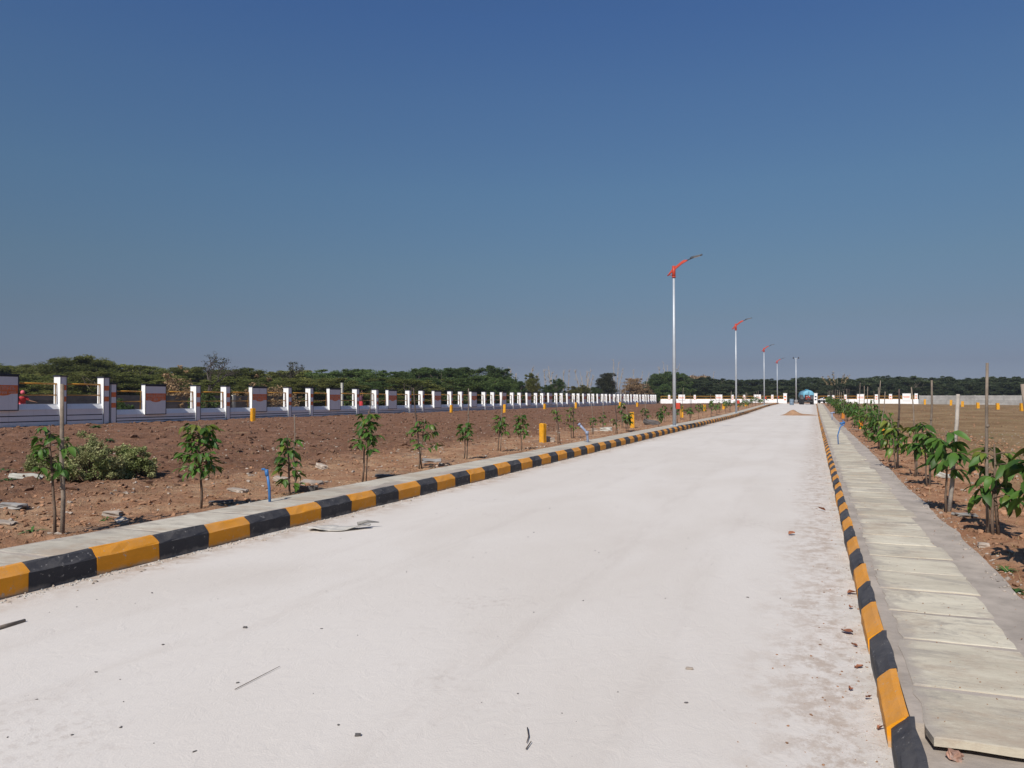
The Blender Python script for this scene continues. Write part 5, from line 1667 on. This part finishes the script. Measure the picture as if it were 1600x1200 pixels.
for s in (-1, 1): mb.box(s * .5 - .06, s * .5 + .06, -2.0, 2.0, .72, .86)
for yy in (-1.7, -.5, .7, 1.7): mb.box(-.56, .56, yy - .05, yy + .05, .86, .93)
mb.box(-.07, .07, -2.9, -2.0, .6, .72); mb.tube([(-.85, .6, .5), (.85, .6, .5)], .05, 8); mb.box(-.4, -.3, .5, .7, .5, .75); mb.box(.3, .4, .5, .7, .5, .75)
mb.build('chassis', MAT['steel_dark'], tk)
wheel(tk, (-.86, .6, .5), .48, .25); wheel(tk, (.86, .6, .5), .48, .25)
mb = MB(); mb.tube([(0, -1.98, 1.1), (0, -2.1, 1.0), (0, -2.1, .7)], .06, 8); mb.build('outlet_pipe', MAT['steel_dark'], tk)
p = on_plane(1237, 633, .46)
mb = MB()
mb.lathe([(.29, 0), (.30, .03), (.30, .28), (.315, .30), (.30, .32), (.30, .58), (.315, .60), (.30, .62), (.30, .87), (.31, .9), (.28, .9), (.27, .86)], 18)
o = mb.build('water_drum', MAT['drum']); o.location = (p.x, p.y, float(rz(p.y))); tag(o, 'dusty blue water drum on the road left of the tractor', 'drum')
mb = MB(); mb.lathe([(.27, .85), (.27, .858)], 18); mb.build('water', MAT['lamp_dark'], o)
# motorcycle half hidden by the right pillar
mc = empty('motorcycle', (1.15, 134.0, .62), R(35), 'parked motorcycle beside the right gate pillar', 'motorcycle')
for yy in (-.62, .62):
    q = MB(); q.lathe([(.21, -.05), (.29, -.05), (.31, 0), (.29, .05), (.21, .05)], 18, 0, (0, yy, .31), 'X'); w = q.build('wheel', MAT['rubber'], mc)
    q = MB(); q.lathe([(.21, -.02), (.05, -.04), (.05, .04), (.21, .02)], 12, 0, (0, yy, .31), 'X'); q.build('rim', MAT['rim'], w)
mb = MB(); mb.bbox(-.12, .12, -.25, .22, .62, .86, .06); mb.build('fuel_tank', MAT['white'], mc)
mb = MB(); mb.bbox(-.13, .13, .2, .85, .72, .82, .04); mb.build('seat', MAT['seat'], mc)
mb = MB(); mb.bbox(-.14, .14, -.2, .25, .28, .58, .04); mb.build('engine', MAT['steel_dark'], mc)
mb = MB(); mb.tube([(0, -.62, .31), (0, -.42, .85), (0, -.36, 1.0)], .03, 8); mb.tube([(-.32, -.3, 1.03), (0, -.38, 1.0), (.32, -.3, 1.03)], .018, 8); mb.build('handlebar', MAT['steel_dark'], mc)
q = MB(); q.lathe([(.09, -.05), (.09, .03), (.05, .08)], 12, 0, (0, -.48, .92), 'Y'); q.build('headlight', MAT['lens'], mc)

# ================================================================== PEOPLE
def skin_body(name, J, E, root_i, mat, parent):
    """J: list of (x,y,z,r); E: edges; grown with a Skin modifier"""
    me = bpy.data.meshes.new(name)
    me.from_pydata([j[:3] for j in J], E, [])
    o = bpy.data.objects.new(name, me); COL.objects.link(o)
    o.modifiers.new('skin', 'SKIN')
    for i, j in enumerate(J):
        me.skin_vertices[0].data[i].radius = (j[3], j[3])
        me.skin_vertices[0].data[i].use_root = (i == root_i)
    s = o.modifiers.new('sub', 'SUBSURF'); s.levels = 2; s.render_levels = 2
    dg = bpy.context.evaluated_depsgraph_get()
    m2 = bpy.data.meshes.new_from_object(o.evaluated_get(dg))
    bpy.data.objects.remove(o); bpy.data.meshes.remove(me)
    m2.materials.clear(); m2.materials.append(mat)
    m2.polygons.foreach_set('use_smooth', [True] * len(m2.polygons))
    return link(name, m2, parent)
def loft(name, rings, mat, parent, n=18):
    """rings: (x,y,z,rx,ry)"""
    mb = MB()
    v = []
    for i, (x, y, z, rx, ry) in enumerate(rings):
        for k in range(n):
            a = 2 * math.pi * k / n
            w = 1 + (.05 * math.sin(k * 2.5 + 1) if i > len(rings) - 3 else 0)
            v.append((x + math.cos(a) * rx * w, y + math.sin(a) * ry * w, z))
    f = [(i * n + k, i * n + (k + 1) % n, (i + 1) * n + (k + 1) % n, (i + 1) * n + k) for i in range(len(rings) - 1) for k in range(n)]
    mb.add(v, f, 0, True)
    o = mb.build(name, mat, parent)
    s = o.modifiers.new('thick', 'SOLIDIFY'); s.thickness = .012
    return o
def hand(J, E, wrist, d, spread):
    """palm and five short fingers from joint index wrist along direction d"""
    p = Vector(J[wrist][:3])
    d = d.normalized(); sp = spread.normalized()
    J.append((*(p + d * .07), .024)); palm = len(J) - 1; E.append((wrist, palm))
    for k, (off, L) in enumerate(((-.032, .07), (-.011, .085), (.011, .08), (.032, .062))):
        J.append((*(p + d * .10 + sp * off), .009)); E.append((palm, len(J) - 1))
        J.append((*(p + d * (.10 + L * .9) + sp * off * 1.2 + Vector((0, 0, -.012))), .007)); E.append((len(J) - 2, len(J) - 1))
    J.append((*(p + d * .06 + sp * -.055), .010)); E.append((palm, len(J) - 1))
def standing(loc, rz_, label, bend, armL, armR, cloth):
    """bend: forward lean of the torso in radians; arms: (elbow, hand) offsets from the shoulder"""
    root = empty('person', loc, rz_, label, 'person')
    c, s = math.cos(bend), math.sin(bend)
    hip = Vector((0, 0, .86))
    def T(h, x=0):            # point up the torso, front is -Y
        return hip + Vector((x, -h * s, h * c))
    J, E = [], []
    def add(p, r, par=None):
        J.append((p[0], p[1], p[2], r)); i = len(J) - 1
        if par is not None: E.append((par, i))
        return i
    pel = add(hip, .125)
    wst = add(T(.18), .105, pel); chs = add(T(.40), .125, wst); nk = add(T(.54), .05, chs)
    hd0 = add(T(.60) + Vector((0, -.01, 0)), .065, nk); hd1 = add(T(.70) + Vector((0, -.02, 0)), .092, hd0); hd2 = add(T(.78) + Vector((0, -.01, 0)), .07, hd1)
    for sg, arm in ((-1, armL), (1, armR)):
        sh = add(T(.46, sg * .17), .052, chs)
        el_ = add(Vector(J[sh][:3]) + Vector(arm[0]), .038, sh)
        wr = add(Vector(J[sh][:3]) + Vector(arm[1]), .026, el_)
        hand(J, E, wr, Vector(J[wr][:3]) - Vector(J[el_][:3]), Vector((0, 1, .2)))
        hp = add(hip + Vector((sg * .09, 0, -.06)), .085, pel)
        kn = add(Vector((sg * .10, -.04, .45)), .058, hp)
        an = add(Vector((sg * .10, .03, .08)), .038, kn)
        add(Vector((sg * .11, -.12, .03)), .03, an)
    body = skin_body('body', J, E, pel, MAT['skin'], root)
    head = T(.70) + Vector((0, -.02, 0))
    fm = MB()
    f = Vector((0, -c, -s)); u_ = Vector((0, -s, c))
    q = head + f * .09
    fm.tube([q + u_ * .02, q + f * .028 - u_ * .025], [.010, .018], 6)
    fm.build('nose', MAT['skin'], body)
    em = MB()
    for sg in (-1, 1): em.tube([q + Vector((sg * .034, 0, 0)) + u_ * .018 - f * .005, q + Vector((sg * .034, 0, 0)) + u_ * .018 + f * .004], .010, 6)
    em.tube([q - u_ * .055 + Vector((-.025, 0, 0)), q - u_ * .055 + Vector((.025, 0, 0))], .007, 6)
    em.build('eyes_and_mouth', MAT['hair'], body)
    hm = MB()
    hm.lathe([(.05, -.06), (.10, -.04), (.108, .02), (.095, .075), (.05, .11), (.01, .12)], 16, 0, (0, 0, 0), 'Z', .92, 1.05)
    h = hm.build('head_scarf' if cloth[2] else 'hair', MAT[cloth[2] or 'hair'], root)
    h.location = head + u_ * .015 - f * .022; h.rotation_euler = (bend * .9, 0, 0)
    a = T(.50); b = T(.30); d = T(.05)
    loft('blouse', [(0, a.y, a.z, .10, .09), (0, T(.45).y, T(.45).z, .205, .13), (0, b.y, b.z, .175, .145), (0, T(.16).y, T(.16).z, .15, .125), (0, d.y, d.z, .17, .15)], MAT[cloth[0]], root)
    loft('skirt', [(0, T(.12).y, T(.12).z, .155, .135), (0, 0, .86, .185, .17), (0, 0, .6, .205, .19), (0, 0, .3, .23, .22), (0, 0, .07, .26, .25)], MAT[cloth[1]], root)
    for sg, arm in ((-1, armL), (1, armR)):
        p0 = T(.46, sg * .16); e = p0 + Vector(arm[0]) * .75
        sm = MB(); sm.tube([p0, p0.lerp(e, .5), e], [.075, .064, .056], 10); sm.build('sleeve', MAT[cloth[0]], root)
    return root
x, y = at_depth(34, 38.5)
pr = standing((x, y, .29), R(60), 'person in a pink scarf and red clothes bending behind the wall at far left', .55, ((-.10, -.16, -.20), (-.12, -.38, -.30)), ((.14, -.16, -.18), (.30, -.30, -.22)), ('red_cloth', 'pink', 'pink'))
mb = MB(); mb.tube([(0, 0, 0), (-.22, -.04, -.10), (-.52, -.05, -.20), (-.66, -.05, -.22)], [.06, .075, .06, .03], 8)
o = mb.build('cloth_bundle', MAT['cream']); o.location = (x - .10, y - .30, 1.42); tag(o, 'cream cloth held low by the bending person in pink', 'cloth')
x, y = at_depth(564, 60)
standing((x, y, .29), R(-20), 'standing woman in maroon blouse and red skirt with hands raised to her head', .04, ((-.20, -.06, .10), (-.08, -.06, .34)), ((.20, -.06, .10), (.08, -.06, .34)), ('maroon', 'red_cloth', None))

# ================================================================== AIR
m = bpy.data.materials.new('thin haze'); m.use_nodes = True
nt = m.node_tree; nt.nodes.clear()
v = nt.nodes.new('ShaderNodeVolumePrincipled'); v.inputs['Color'].default_value = (.82, .87, .95, 1); v.inputs['Density'].default_value = .0003; v.inputs['Anisotropy'].default_value = 0.2
ou = nt.nodes.new('ShaderNodeOutputMaterial'); nt.links.new(v.outputs[0], ou.inputs['Volume'])
mb = MB(); mb.box(-1310, 1310, -1310, 1310, -1.4, 11.5)
tag(mb.build('haze', m), kind='stuff')
